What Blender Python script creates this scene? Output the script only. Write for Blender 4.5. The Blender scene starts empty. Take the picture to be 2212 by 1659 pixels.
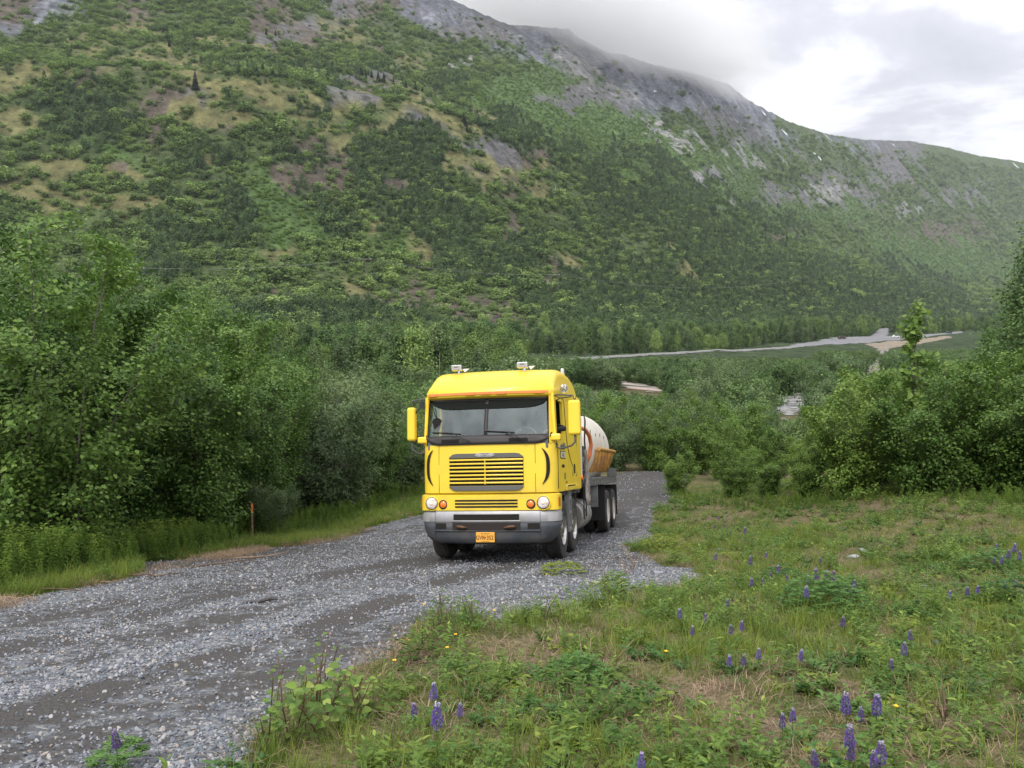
import bpy, math, random
import numpy as np
from mathutils import Vector, Matrix, Euler
R_ = math.radians
SC = bpy.context.scene
COL = SC.collection
# ---------------------------------------------------------------- camera
PITCH = R_(4.0)
EYE = 1.65
cam_d = bpy.data.cameras.new("camera")
cam = bpy.data.objects.new("camera", cam_d)
COL.objects.link(cam)
cam.location = (0, 0, EYE)
cam.rotation_euler = (R_(90) - PITCH, 0, 0)
cam_d.sensor_width = 36.0
cam_d.lens = 36.0 * 2083.0 / 2500.0
cam_d.clip_start = 0.1
cam_d.clip_end = 30000
SC.camera = cam
# ---------------------------------------------------------------- light
SUN_EL, SUN_AZ = R_(52), R_(205)      # azimuth clockwise from +Y: behind the camera, a little to the left
world = bpy.data.worlds.new("World")
SC.world = world
world.use_nodes = True
def build_world():
    nt = world.node_tree; N = nt.nodes; L = nt.links
    N.clear()
    out = N.new("ShaderNodeOutputWorld"); bg = N.new("ShaderNodeBackground")
    sky = N.new("ShaderNodeTexSky"); sky.sky_type = 'NISHITA'; sky.sun_disc = False
    sky.sun_elevation = SUN_EL; sky.sun_rotation = SUN_AZ
    sc = N.new("ShaderNodeMixRGB"); sc.blend_type = 'MULTIPLY'; sc.inputs[0].default_value = 1
    sc.inputs[2].default_value = (0.10, 0.10, 0.10, 1)
    L.new(sky.outputs[0], sc.inputs[1])
    tc = N.new("ShaderNodeTexCoord")
    sep = N.new("ShaderNodeSeparateXYZ"); L.new(tc.outputs['Generated'], sep.inputs[0])
    # flat cloud layer: project the view direction on a plane overhead
    mz = N.new("ShaderNodeMath"); mz.operation = 'MAXIMUM'; mz.inputs[1].default_value = 0.0; L.new(sep.outputs[2], mz.inputs[0])
    az = N.new("ShaderNodeMath"); az.operation = 'ADD'; az.inputs[1].default_value = 0.16; L.new(mz.outputs[0], az.inputs[0])
    dx = N.new("ShaderNodeMath"); dx.operation = 'DIVIDE'; L.new(sep.outputs[0], dx.inputs[0]); L.new(az.outputs[0], dx.inputs[1])
    dy = N.new("ShaderNodeMath"); dy.operation = 'DIVIDE'; L.new(sep.outputs[1], dy.inputs[0]); L.new(az.outputs[0], dy.inputs[1])
    cb = N.new("ShaderNodeCombineXYZ"); L.new(dx.outputs[0], cb.inputs[0]); L.new(dy.outputs[0], cb.inputs[1]); cb.inputs[2].default_value = 3.7
    n1 = N.new("ShaderNodeTexNoise"); n1.inputs['Scale'].default_value = 1.75; n1.inputs['Detail'].default_value = 9; n1.inputs['Roughness'].default_value = 0.58
    n1.inputs['Distortion'].default_value = 0.25
    L.new(cb.outputs[0], n1.inputs['Vector'])
    cr = N.new("ShaderNodeValToRGB"); e = cr.color_ramp.elements
    e[0].position = 0.34; e[0].color = (0.46, 0.46, 0.50, 1)
    e[1].position = 0.63; e[1].color = (1.02, 1.0, 1.01, 1)
    m = e.new(0.44); m.color = (0.56, 0.555, 0.60, 1)
    m = e.new(0.505); m.color = (0.78, 0.77, 0.80, 1)
    L.new(n1.outputs[0], cr.inputs[0])
    mx = N.new("ShaderNodeMixRGB"); mx.inputs[0].default_value = 0.95
    # an overcast sky is brighter overhead than at the horizon
    zf = N.new("ShaderNodeMapRange"); zf.inputs['From Min'].default_value = 0.05; zf.inputs['From Max'].default_value = 1.0
    zf.inputs['To Min'].default_value = 0.66; zf.inputs['To Max'].default_value = 1.75; L.new(sep.outputs[2], zf.inputs['Value'])
    zm = N.new("ShaderNodeVectorMath"); zm.operation = 'SCALE'; L.new(cr.outputs[0], zm.inputs[0]); L.new(zf.outputs[0], zm.inputs['Scale'])
    L.new(sc.outputs[0], mx.inputs[1]); L.new(zm.outputs[0], mx.inputs[2])
    L.new(mx.outputs[0], bg.inputs[0]); bg.inputs[1].default_value = 1.0
    L.new(bg.outputs[0], out.inputs[0])
build_world()
sun_d = bpy.data.lights.new("sun", 'SUN'); sun = bpy.data.objects.new("sun", sun_d); COL.objects.link(sun)
sun_d.energy = 1.3; sun_d.angle = R_(16); sun_d.color = (1.0, 0.96, 0.90)
sd = Vector((math.sin(SUN_AZ) * math.cos(SUN_EL), math.cos(SUN_AZ) * math.cos(SUN_EL), math.sin(SUN_EL)))
sun.rotation_euler = sd.to_track_quat('Z', 'Y').to_euler()
SC.view_settings.view_transform = 'Standard'
SC.view_settings.look = 'None'
SC.view_settings.exposure = 0.68
SC.view_settings.gamma = 1.0
SC.view_settings.use_curve_mapping = False
SC.render.engine = 'CYCLES'
SC.cycles.max_bounces = 12; SC.cycles.diffuse_bounces = 4; SC.cycles.glossy_bounces = 3
SC.cycles.transparent_max_bounces = 12; SC.cycles.transmission_bounces = 4; SC.cycles.volume_bounces = 12
SC.cycles.use_denoising = True
# ---------------------------------------------------------------- helpers
rng = np.random.default_rng(11)
random.seed(5)

def tag(o, label=None, cat=None, group=None, kind=None):
    if label: o["label"] = label
    if cat: o["category"] = cat
    if group: o["group"] = group
    if kind: o["kind"] = kind
    return o

def empty(name, loc=(0, 0, 0), rz=0.0, scale=1.0):
    o = bpy.data.objects.new(name, None); COL.objects.link(o)
    o.empty_display_size = 0.1
    o.location = loc; o.rotation_euler = (0, 0, rz); o.scale = (scale,) * 3 if not hasattr(scale, '__len__') else scale
    return o

def copy_tree(o, parent=None):
    c = o.copy(); COL.objects.link(c); c.parent = parent
    for ch in o.children: copy_tree(ch, c)
    return c

class MB:
    def __init__(s): s.v = []; s.f = []; s.m = []; s.cm = 0; s.T = None
    def add(s, vs, fs):
        b = len(s.v)
        if s.T is not None: vs = [tuple(s.T @ Vector(p)) for p in vs]
        s.v += [tuple(p) for p in vs]
        s.f += [tuple(b + i for i in f) for f in fs]
        s.m += [s.cm] * len(fs)
        return s
    def box(s, x0, x1, y0, y1, z0, z1):
        s.add([(x0,y0,z0),(x1,y0,z0),(x1,y1,z0),(x0,y1,z0),(x0,y0,z1),(x1,y0,z1),(x1,y1,z1),(x0,y1,z1)],
              [(0,3,2,1),(4,5,6,7),(0,1,5,4),(1,2,6,5),(2,3,7,6),(3,0,4,7)]); return s
    def prism(s, poly, axis, a, b):
        """poly: 2-D outline in the plane perpendicular to axis, extruded from a to b"""
        def P(p, h):
            return {0: (h, p[0], p[1]), 1: (p[0], h, p[1]), 2: (p[0], p[1], h)}[axis]
        n = len(poly)
        s.add([P(p, a) for p in poly] + [P(p, b) for p in poly],
              [tuple(range(n)), tuple(range(2*n-1, n-1, -1))] + [(i, i+n, (i+1) % n + n, (i+1) % n) for i in range(n)]); return s
    def tube(s, pts, r, n=8, cap=True):
        pts = [Vector(p) for p in pts]; k = len(pts)
        rs = r if hasattr(r, '__len__') else [r] * k
        vs = []; fs = []; up = None
        for i, p in enumerate(pts):
            d = (pts[min(i+1, k-1)] - pts[max(i-1, 0)]).normalized()
            if up is None:
                up = Vector((0, 0, 1)) if abs(d.z) < .9 else Vector((1, 0, 0))
            a = d.cross(up).normalized(); up = a.cross(d).normalized()
            for j in range(n):
                t = 2 * math.pi * j / n
                vs.append(p + (a * math.cos(t) + up * math.sin(t)) * rs[i])
        for i in range(k-1):
            for j in range(n):
                fs.append((i*n+j, i*n+(j+1) % n, (i+1)*n+(j+1) % n, (i+1)*n+j))
        if cap: fs += [tuple(range(n-1, -1, -1)), tuple((k-1)*n+j for j in range(n))]
        s.add(vs, fs); return s
    def lathe(s, prof, c, axis, n=32, ang=2*math.pi, sx=1.0, cap=True):
        """prof: (radius, offset along axis); axis 0/1/2"""
        vs = []; fs = []; k = len(prof)
        for (r, h) in prof:
            for j in range(n):
                t = ang * j / n; a, b = r * math.cos(t), r * math.sin(t)
                vs.append({0: (c[0]+h, c[1]+a, c[2]+b), 1: (c[0]+a*sx, c[1]+h, c[2]+b), 2: (c[0]+a, c[1]+b, c[2]+h)}[axis])
        for i in range(k-1):
            for j in range(n):
                fs.append((i*n+j, i*n+(j+1) % n, (i+1)*n+(j+1) % n, (i+1)*n+j))
        if cap and prof[0][0] > 1e-4: fs.append(tuple(range(n)))
        if cap and prof[-1][0] > 1e-4: fs.append(tuple((k-1)*n+j for j in range(n-1, -1, -1)))
        s.add(vs, fs); return s
    def grid(s, rows):
        """rows: list of equal-length point lists"""
        n = len(rows[0]); vs = [p for r in rows for p in r]; fs = []
        for i in range(len(rows)-1):
            for j in range(n-1): fs.append((i*n+j, i*n+j+1, (i+1)*n+j+1, (i+1)*n+j))
        s.add(vs, fs); return s
    def build(s, name, mat, parent=None, smooth=False, bevel=0, solid=0, auto=None, sub=0):
        me = bpy.data.meshes.new(name); me.from_pydata(s.v, [], s.f)
        mats = mat if isinstance(mat, (list, tuple)) else [mat]
        for m in mats: me.materials.append(m)
        if len(mats) > 1: me.polygons.foreach_set('material_index', s.m)
        me.validate(); me.update()
        o = bpy.data.objects.new(name, me); COL.objects.link(o); o.parent = parent
        import bmesh
        bm = bmesh.new(); bm.from_mesh(me); bmesh.ops.recalc_face_normals(bm, faces=bm.faces); bm.to_mesh(me); bm.free()
        if smooth:
            me.polygons.foreach_set('use_smooth', [True]*len(me.polygons))
            if auto: me.set_sharp_from_angle(angle=R_(auto))
        if solid:
            md = o.modifiers.new('solid', 'SOLIDIFY'); md.thickness = solid; md.offset = 0
        if bevel:
            md = o.modifiers.new('bevel', 'BEVEL'); md.width = bevel; md.segments = 2; md.limit_method = 'ANGLE'; md.angle_limit = R_(40)
        if sub:
            md = o.modifiers.new('sub', 'SUBSURF'); md.levels = sub; md.render_levels = sub
        return o

def np_mesh(name, verts, quads, mat, attrs=None, smooth=False, parent=None, link=True):
    me = bpy.data.meshes.new(name)
    nv, nf = len(verts), len(quads); k = quads.shape[1]
    me.vertices.add(nv); me.vertices.foreach_set('co', np.ascontiguousarray(verts, dtype=np.float32).ravel())
    me.loops.add(nf*k); me.loops.foreach_set('vertex_index', np.ascontiguousarray(quads, dtype=np.int32).ravel())
    me.polygons.add(nf); me.polygons.foreach_set('loop_start', np.arange(0, nf*k, k, dtype=np.int32))
    if smooth: me.polygons.foreach_set('use_smooth', np.ones(nf, dtype=bool))
    if mat: me.materials.append(mat)
    for an, av in (attrs or {}).items():
        if av.ndim == 2:
            a = me.attributes.new(an, 'FLOAT_VECTOR', 'POINT'); a.data.foreach_set('vector', np.ascontiguousarray(av, dtype=np.float32).ravel())
        elif av.dtype.kind == 'i':
            a = me.attributes.new(an, 'INT', 'POINT'); a.data.foreach_set('value', np.ascontiguousarray(av, dtype=np.int32))
        else:
            a = me.attributes.new(an, 'FLOAT', 'POINT'); a.data.foreach_set('value', np.ascontiguousarray(av, dtype=np.float32))
    me.update(calc_edges=True)
    o = bpy.data.objects.new(name, me)
    if link: COL.objects.link(o)
    o.parent = parent
    return o

# value noise -------------------------------------------------------------
_perm = np.random.default_rng(3).random(65536)
def _h(ix, iy): return _perm[((ix * 73856093) ^ (iy * 19349663)) & 65535]
def vnoise(x, y):
    x = np.asarray(x, dtype=float); y = np.asarray(y, dtype=float)
    ix = np.floor(x).astype(np.int64); iy = np.floor(y).astype(np.int64); fx = x-ix; fy = y-iy
    fx = fx*fx*(3-2*fx); fy = fy*fy*(3-2*fy)
    return (_h(ix, iy)*(1-fx)+_h(ix+1, iy)*fx)*(1-fy) + (_h(ix, iy+1)*(1-fx)+_h(ix+1, iy+1)*fx)*fy
def fbm(x, y, o=4, g=0.5):
    a = 1.0; t = 0; s = 0
    for i in range(o):
        s = s + a*(vnoise(x*(2**i)+i*17.3, y*(2**i)-i*9.1)-.5); t += a; a *= g
    return s/t*2
def sstep(a, b, x):
    t = np.clip((x-a)/(b-a), 0, 1); return t*t*(3-2*t)

# materials ---------------------------------------------------------------
def mat_new(name):
    m = bpy.data.materials.new(name); m.use_nodes = True
    nt = m.node_tree; b = nt.nodes['Principled BSDF']; return m, nt, b
def lin(c): return tuple(c) + (1,)
def mat(name, c, rough=.5, metal=0, c2=None, scale=6, bump=0, bscale=60, spec=.5, coat=0, alpha=None, detail=4, lo=.35, hi=.65):
    m, nt, b = mat_new(name); N = nt.nodes; L = nt.links
    b.inputs['Base Color'].default_value = lin(c); b.inputs['Roughness'].default_value = rough
    b.inputs['Metallic'].default_value = metal; b.inputs['Specular IOR Level'].default_value = spec
    b.inputs['Coat Weight'].default_value = coat
    tc = N.new('ShaderNodeTexCoord')
    if c2 is not None:
        n = N.new('ShaderNodeTexNoise'); n.inputs['Scale'].default_value = scale; n.inputs['Detail'].default_value = detail
        L.new(tc.outputs['Object'], n.inputs['Vector'])
        r = N.new('ShaderNodeValToRGB'); r.color_ramp.elements[0].color = lin(c); r.color_ramp.elements[1].color = lin(c2)
        r.color_ramp.elements[0].position = lo; r.color_ramp.elements[1].position = hi
        L.new(n.outputs[0], r.inputs[0]); L.new(r.outputs[0], b.inputs['Base Color'])
    if bump:
        n = N.new('ShaderNodeTexNoise'); n.inputs['Scale'].default_value = bscale; n.inputs['Detail'].default_value = 5
        L.new(tc.outputs['Object'], n.inputs['Vector'])
        bp = N.new('ShaderNodeBump'); bp.inputs['Strength'].default_value = bump; bp.inputs['Distance'].default_value = .01
        L.new(n.outputs[0], bp.inputs['Height']); L.new(bp.outputs[0], b.inputs['Normal'])
    return m
def leaf_mat(name, c0, c1, c2=None, trans=.35, rough=.5, rand=.25):
    """colour runs from c0 to c1 with each leaf's own tint; a little per plant too"""
    m, nt, b = mat_new(name); N = nt.nodes; L = nt.links
    at = N.new('ShaderNodeAttribute'); at.attribute_name = 'tint'
    r = N.new('ShaderNodeValToRGB'); e = r.color_ramp.elements
    e[0].color = lin(c0); e[1].color = lin(c1); e[0].position = 0.0; e[1].position = .85 if c2 else 1.0
    if c2: q = e.new(1.0); q.color = lin(c2)
    L.new(at.outputs['Fac'], r.inputs[0])
    oi = N.new('ShaderNodeObjectInfo'); hs = N.new('ShaderNodeHueSaturation')
    mr = N.new('ShaderNodeMapRange'); mr.inputs['To Min'].default_value = 1-rand; mr.inputs['To Max'].default_value = 1+rand
    L.new(oi.outputs['Random'], mr.inputs['Value']); L.new(mr.outputs[0], hs.inputs['Value'])
    mh = N.new('ShaderNodeMapRange'); mh.inputs['To Min'].default_value = .51; mh.inputs['To Max'].default_value = .485
    L.new(oi.outputs['Random'], mh.inputs['Value']); L.new(mh.outputs[0], hs.inputs['Hue'])
    L.new(r.outputs[0], hs.inputs['Color'])
    L.new(hs.outputs[0], b.inputs['Base Color'])
    b.inputs['Roughness'].default_value = rough; b.inputs['Specular IOR Level'].default_value = .35
    if trans:
        tr = N.new('ShaderNodeBsdfTranslucent'); mx = N.new('ShaderNodeMixShader'); mx.inputs[0].default_value = trans
        L.new(hs.outputs[0], tr.inputs[0]); L.new(b.outputs[0], mx.inputs[1]); L.new(tr.outputs[0], mx.inputs[2])
        L.new(mx.outputs[0], N['Material Output'].inputs[0])
    return m
# ---------------------------------------------------------------- terrain
def elev(row, cx=0):                    # tangent of the elevation (per metre of depth) of a picture row
    w = (829.5-np.asarray(row, dtype=float))/1843.0
    return (w*math.cos(PITCH)-math.sin(PITCH))/(math.cos(PITCH)+w*math.sin(PITCH))
_sk = [(-700,-620),(0,-330),(600,-150),(900,-45),(980,0),(1040,28),(1100,55),(1160,58),(1225,62),(1250,84),(1300,112),(1340,118),(1400,138),(1480,155),(1560,180),(1620,225),(1700,265),(1780,290),(1850,300),(1960,305),(2030,318),(2100,335),(2212,352),(2700,400)]
_cr = [(-700,120),(0,120),(560,150),(1000,240),(1270,340),(1560,440),(1750,545),(1960,600),(2150,632),(2700,660)]
_md = [(-700,480),(0,490),(600,500),(1000,520),(1300,560),(1600,590),(1960,640),(2150,660),(2700,680)]
_y0 = [(-.9,330),(-.6,330),(-.3,350),(0,410),(.2,520),(.4,760),(.6,1150),(.9,1700)]
_y1 = [(-.9,1300),(-.6,1250),(-.3,1300),(0,1500),(.2,1900),(.4,2600),(.6,3600),(.9,4300)]
def ip(tab, x): return np.interp(x, [a for a, b in tab], [b for a, b in tab])
def floor_z(y): return -9.5+.0150*np.maximum(0, y-350)
def near_z(x, y):
    zc = np.interp(y, [-12,0,14,22,32,42,52,66,84], [2.0,.07,-2.37,-3.75,-4.75,-5.75,-7.3,-9.0,-9.5])
    zr = np.interp(y, [-12,0,12,22,30,42,60,80], [2.0,.07,-1.62,-2.85,-3.9,-6.3,-8.9,-9.5])
    k = sstep(2.5, 9, x-.10*y)
    z = zc*(1-k)+zr*k + np.where(y < 60, .017*np.clip(x, -12, 6), 0)
    z = z + sstep(4, 30, -x-3-y*.12)*.6*sstep(60, 20, y)
    return z
def H(x, y, fine=True):
    x = np.asarray(x, dtype=float); y = np.asarray(y, dtype=float)
    z = near_z(x, y)
    z = np.where(y > 84, floor_z(y), z)
    if fine:
        amp = np.interp(y, [0, 30, 80, 300], [.04, .08, .5, .9])
        z = z + amp*fbm(x*.35, y*.35, 4)*np.interp(y, [0, 60, 120], [1, 1, .3]) + np.where(y > 60, .6*fbm(x*.03+4, y*.03, 3), 0)
    yy = np.maximum(y, 150.); u = x/yy
    X = 1106+u*1843.0
    y0 = ip(_y0, u); y1 = ip(_y1, u); s = (y-y0)/(y1-y0)
    zf = floor_z(y0)
    rb = 829.5-1843*np.tan(np.arctan((zf-EYE)/y0)+PITCH)
    sky = ip(_sk, X); crr = ip(_cr, X); md = ip(_md, X)
    # terrace near the foot on the left half, then the spur crest, then the upper mountain
    tr = np.where(X < 1250, 650., 690.); tr = np.interp(X, [-700, 700, 1150, 1500, 1900, 2200], [640, 640, 660, 700, 715, 700])
    row = np.zeros_like(s)
    S = [0, .05, .085, .18, .34, .44, 1.0]
    Rw = [rb, rb*.35+tr*.65, tr, md, crr+8, crr+2, sky]
    for i in range(len(S)-1):
        k = np.clip((s-S[i])/(S[i+1]-S[i]), 0, 1)
        if i in (0, 2): k = k**1.15
        m = (s >= S[i])
        row = np.where(m, Rw[i]+(Rw[i+1]-Rw[i])*k, row)
    m_z = EYE + np.minimum(y, y1)*elev(row)
    if fine:
        A = np.clip(s*4, 0, 1)*np.clip((1.02-s)*5, .12, 1)
        g = x*.85+y*.30                       # runs along the valley wall, gullies run up and down it
        m_z = m_z + A*(13*fbm(g/95+3, (x+y)/420, 4) + 5.5*np.abs(fbm(g/32, (x+y)/130, 3)) + 2.4*fbm(x/12, y/12, 3))*np.interp(y, [300, 1200, 3000], [.55, 1.0, 2.0])
        m_z = m_z + sstep(.62, 1, s)*np.clip((1.02-s)*8, .1, 1)*(16*np.abs(fbm(g/60+9, y/90, 4))+15*np.abs(fbm(g/26+2, y/150, 4))-6)*np.interp(X, [700, 1000, 1700, 2000], [1, 1, 1, .4])
        m_z = m_z + sstep(.55, .9, s)*np.interp(X, [900, 1100, 1700, 1900], [.5, 1, 1, .35])*np.clip((1.02-s)*6, .30, 1)*11*(np.abs(fbm(x/24+y/60, y/34, 4))-.2)*np.interp(y, [1300, 3000], [1, 1.7])
    m_z = np.where(s > 1, m_z-(y-y1)*.5, m_z)
    return np.where(s > 0, np.where(s < .03, z*(1-s/.03)+m_z*s/.03, m_z), z)
def hz(x, y, fine=True): return float(H(np.array([x]), np.array([y]), fine)[0])
def ray(px, row):
    u = (px-1106)/1843.0; w = (829.5-row)/1843.0
    d = Vector((u, math.cos(PITCH)+w*math.sin(PITCH), w*math.cos(PITCH)-math.sin(PITCH)))
    return d/d.y
def G(px, row, ymax=4000):
    """where the line of sight of a spot in the photograph meets the modelled ground"""
    d = ray(px, row); ys = np.concatenate([np.arange(1.2, 40, .05), np.geomspace(40, ymax, 1500)])
    zz = EYE+d.z*ys; g = H(d.x*ys, ys, True)
    k = np.argmax(zz < g)
    if not (zz < g).any(): k = len(ys)-1
    return Vector((d.x*ys[k], ys[k], g[k]))
def proj(x, y, z):
    """picture coordinates (2212 wide) of world points"""
    c, s = math.cos(PITCH), math.sin(PITCH); zz = z-EYE
    dep = y*c-zz*s; up = y*s+zz*c
    dep = np.maximum(dep, .05)
    return 1106+1843*x/dep, 829.5-1843*up/dep

ROAD = [(-500,1480),(-60,1300),(60,1292),(150,1275),(240,1262),(300,1238),(290,1216),(400,1212),(480,1200),(620,1180),(720,1166),(800,1140),(870,1122),(930,1110),(1100,1075),(1240,1050),(1290,1040),(1320,1026),(1400,1018),(1480,1013),
        (1492,1022),(1484,1040),(1462,1062),(1450,1085),(1418,1100),(1405,1130),(1418,1165),(1350,1180),(1395,1208),(1425,1222),(1490,1228),(1512,1243),(1470,1262),(1330,1282),(1250,1303),(1205,1330),(1120,1338),(1060,1350),(960,1338),(900,1352),(860,1400),(800,1425),(700,1470),(640,1505),(590,1545),(540,1600),(500,1665),(420,1800),(-900,1900)]
def in_poly(px, py, poly):
    r = np.zeros(px.shape, bool); n = len(poly)
    for i in range(n):
        x1, y1 = poly[i]; x2, y2 = poly[(i+1) % n]
        c = ((y1 > py) != (y2 > py)) & (px < (x2-x1)*(py-y1)/((y2-y1)+1e-12)+x1)
        r ^= c
    return r
# the outline of the gravel, laid once on the ground plane of the hill
_rw = []
for (a, b) in ROAD:
    d = ray(a, b); y = np.linspace(1.0, 120, 6000); k = np.argmax(EYE+d.z*y < H(d.x*y, y, False))
    if not (EYE+d.z*y < H(d.x*y, y, False)).any(): k = 2500
    _rw.append((d.x*y[k], y[k]))
def on_road(x, y, warp=.18):
    wx = x+warp*fbm(x*1.7, y*1.7, 3)+.06*fbm(x*9, y*9, 2); wy = y+warp*1.6*fbm(x*1.7+40, y*1.7+8, 3)
    return in_poly(wx, wy, _rw) & (y < 60)

_rut = [[(1230,1200),(1100,1222),(950,1257),(700,1352),(500,1412),(250,1472),(50,1532),(-300,1640)], [(960,1200),(900,1212),(625,1255),(350,1322),(75,1385),(-200,1450)], [(1300,1130),(1340,1100),(1420,1050)]]
def _gp(a, b):
    d = ray(a, b); y = np.linspace(1.0, 90, 6000); k = np.argmax(EYE+d.z*y < H(d.x*y, y, False)); return (d.x*y[k], y[k])
_rutw = [[_gp(*p) for p in r] for r in _rut]
def ruts(x, y):
    """1 in the dark packed wheel tracks of the gravel road, 0 away from them"""
    d = np.full(np.shape(x), 9.0)
    for r in _rutw:
        for (ax, ay), (bx, by) in zip(r[:-1], r[1:]):
            t = np.clip(((x-ax)*(bx-ax)+(y-ay)*(by-ay))/((bx-ax)**2+(by-ay)**2), 0, 1); d = np.minimum(d, np.hypot(x-ax-t*(bx-ax), y-ay-t*(by-ay)))
    return np.exp(-(d/.30)**2)*np.clip(.75+1.1*fbm(x*.9+11, y*.9, 3), 0, 1)
# land cover of the mountain side, in cells from the upper left: 0 scree, 1 rock, 2 dirt, 3 meadow, 4 lush, 5 brush, 6 forest
MAP = [
    [2,0,5,2,6,6,5,2,5,1,2]+[0]*17,
    [0,5,3,3,5,6,5,2,1,3,3,5,1,1]+[0]*14,
    [5,5,3,3,3,6,5,1,2,3,2,5,6,5]+[0]*14,
    [3,5,3,3,3,3,3,6,6,5,6,3,5,5,4,1]+[0]*12,
    [3,5,2,5,2,1,3,3,5,1,1,3,6,4,4,4,1]+[0]*11,
    [3,6,6,5,2,3,3,3,6,3,5,3,5,4,4,1,1]+[0]*6+[5]*5,
    [3,5,6,6,2,5,2,3,3,3,3,1,3,6,4,4,4,4,5,1,0]+[5]*7,
    [5,5,6,5,2,5,3,5,2,3,6,6,5,1,6,4,4,4,4,5,1,0,5,0,1,5,0,1],
    [5,5,5,4,5,6,6,3,6,2,6,6,3,1,2,6,6,6,4,4,4,5,5,5,1,5,5,5],
    [5,3,5,3,5,5,5,4,2,2,6,6,3,3,3,5,6,6,6,1,4,5,1,5,1,5,5,5],
    [3,3,5,5,5,5,6,4,6,5,6,6,5,5,3,5,6,6,6,6,4,1,5,1,5,5,1,5],
    [5,3,3,3,3,5,6,4,4,6,5,6,6,5,3,5,6,6,6,6,6,4,4,4,5,5,5,5],
    [5,5,5,5,6,6,6,4,4,6,3,6,6,5,2,5,6,3,6,6,6,6,5,4,4,2,2,5],
    [5]*7+[3,3,5,4,3,6,6,6,5,3,5,6,6,6,5,5,5,4,4,4,5],
    [5,5,5,5,6]+[5]*7+[6,6,5,2,6,6,3,6,6,6,6,5,6,4,4,4],
    [6]+[5]*5+[3,2,3,3,5,2,5,5,5]+[6]*11+[5,5],
    [6,6,6,5,5,5,5,2,5,5,2,2,2,2,6,5]+[6]*11+[5],
    [6]*12+[2]*3+[6]*13,
    [6]*28]
_cmap = np.zeros((19, 28, 7))
for i, r in enumerate(MAP):
    for j in range(28):
        k = r[j] if not (r[j] == 3 and (i+j) % 2) else 5
        _cmap[i, j, k] = 1
_colr = np.array([(.168,.180,.212),(.152,.152,.160),(.125,.106,.086),(.180,.178,.080),(.088,.150,.048),(.086,.120,.048),(.060,.092,.042),(.27,.27,.275)])
# single patches (place and half size in the 2212-wide picture, turn, kind)
BLOB = [(948,256,55,20,.3,3),(963,360,22,20,0,3),(1036,372,16,42,-.3,3),(1175,362,22,16,.3,3),(1254,560,16,34,-.6,3),(1345,574,26,7,0,3),(1430,537,40,9,.1,3),(1530,552,24,7,.2,3),(1040,262,30,10,.3,3),
 (350,145,140,20,.1,3),(460,240,110,22,.2,3),(230,375,120,14,.05,3),(210,438,190,17,.05,3),(490,346,18,16,0,3),(60,260,60,25,0,3),(620,200,90,16,.2,3),(560,110,120,14,.3,3),(90,160,80,20,0,3),
 (345,222,32,40,.2,2),(262,370,24,20,0,2),(640,395,56,24,.3,2),(745,400,15,60,.1,2),(930,665,170,22,.1,2),(1190,620,40,25,.2,2),(1080,408,60,20,.3,2),(820,185,60,14,.2,2),(1000,300,70,14,.4,1),(850,405,60,18,.3,2),
 (640,460,20,90,-.6,4),(700,520,24,45,-.5,4),(235,320,50,12,0,4),(160,500,14,24,0,4),(1350,350,140,26,.55,4),(1600,470,160,24,.55,4),(1820,560,130,20,.45,4),(1180,250,110,24,.45,4),
 (1427,280,58,13,.62,7),(1794,414,52,15,.1,7),(1540,366,20,24,.3,7),(1245,130,26,46,-.45,7),(1330,200,42,15,.3,7),(1640,350,40,9,.4,7),(1700,330,30,10,.2,1),(1600,320,30,10,.3,7),(1880,490,60,8,.25,2),(1690,500,40,12,.3,2),(1010,128,18,9,.3,7),(1960,455,40,10,.1,7),(2060,420,60,9,.1,1),(1580,440,24,14,.3,1),(1480,300,24,12,.5,7)]
def cover(x, y, z):
    """weights of the seven kinds of cover at points of the mountain"""
    P, Q = proj(x, y, z)
    sc = 60*np.ones_like(x)
    P = P+sc*fbm(x/38, y/60, 4)*1.1; Q = Q+sc*.6*fbm(x/38+30, y/60+7, 4)
    a = np.clip(P/79.0-.5, 0, 26.999); b = np.clip(Q/40.0-.5, 0, 17.999)
    j = a.astype(int); i = b.astype(int); fa = (a-j)[:, None]; fb = (b-i)[:, None]
    w = (_cmap[i, j]*(1-fa)+_cmap[i, j+1]*fa)*(1-fb)+(_cmap[i+1, j]*(1-fa)+_cmap[i+1, j+1]*fa)*fb
    ga = x+.38*y
    w = w + .45*np.stack([fbm(x/16+k*31, y/26+k*7, 3) for k in range(7)], 1)*(w > .02) + .55*np.stack([fbm(ga/17+k*31, y/110+k*7, 3) for k in range(7)], 1)*(w > .02)
    w = np.concatenate([w, np.zeros((len(w), 1))], 1)
    for (bx, by, ra, rb_, an, k) in BLOB:
        dx_ = P-bx; dy_ = Q-by; c_, s_ = math.cos(an), math.sin(an)
        q_ = ((dx_*c_+dy_*s_)/ra)**2+((-dx_*s_+dy_*c_)/rb_)**2
        m_ = np.clip(1.5-q_, 0, 1)*np.clip(.75+1.3*fbm(x/9+k, y/14, 3), 0, 1)
        w = w*(1-m_[:, None]); w[:, k] += m_
    w = np.clip(w, 0, 1)**2; return w/np.maximum(w.sum(1, keepdims=True), 1e-6)

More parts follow.
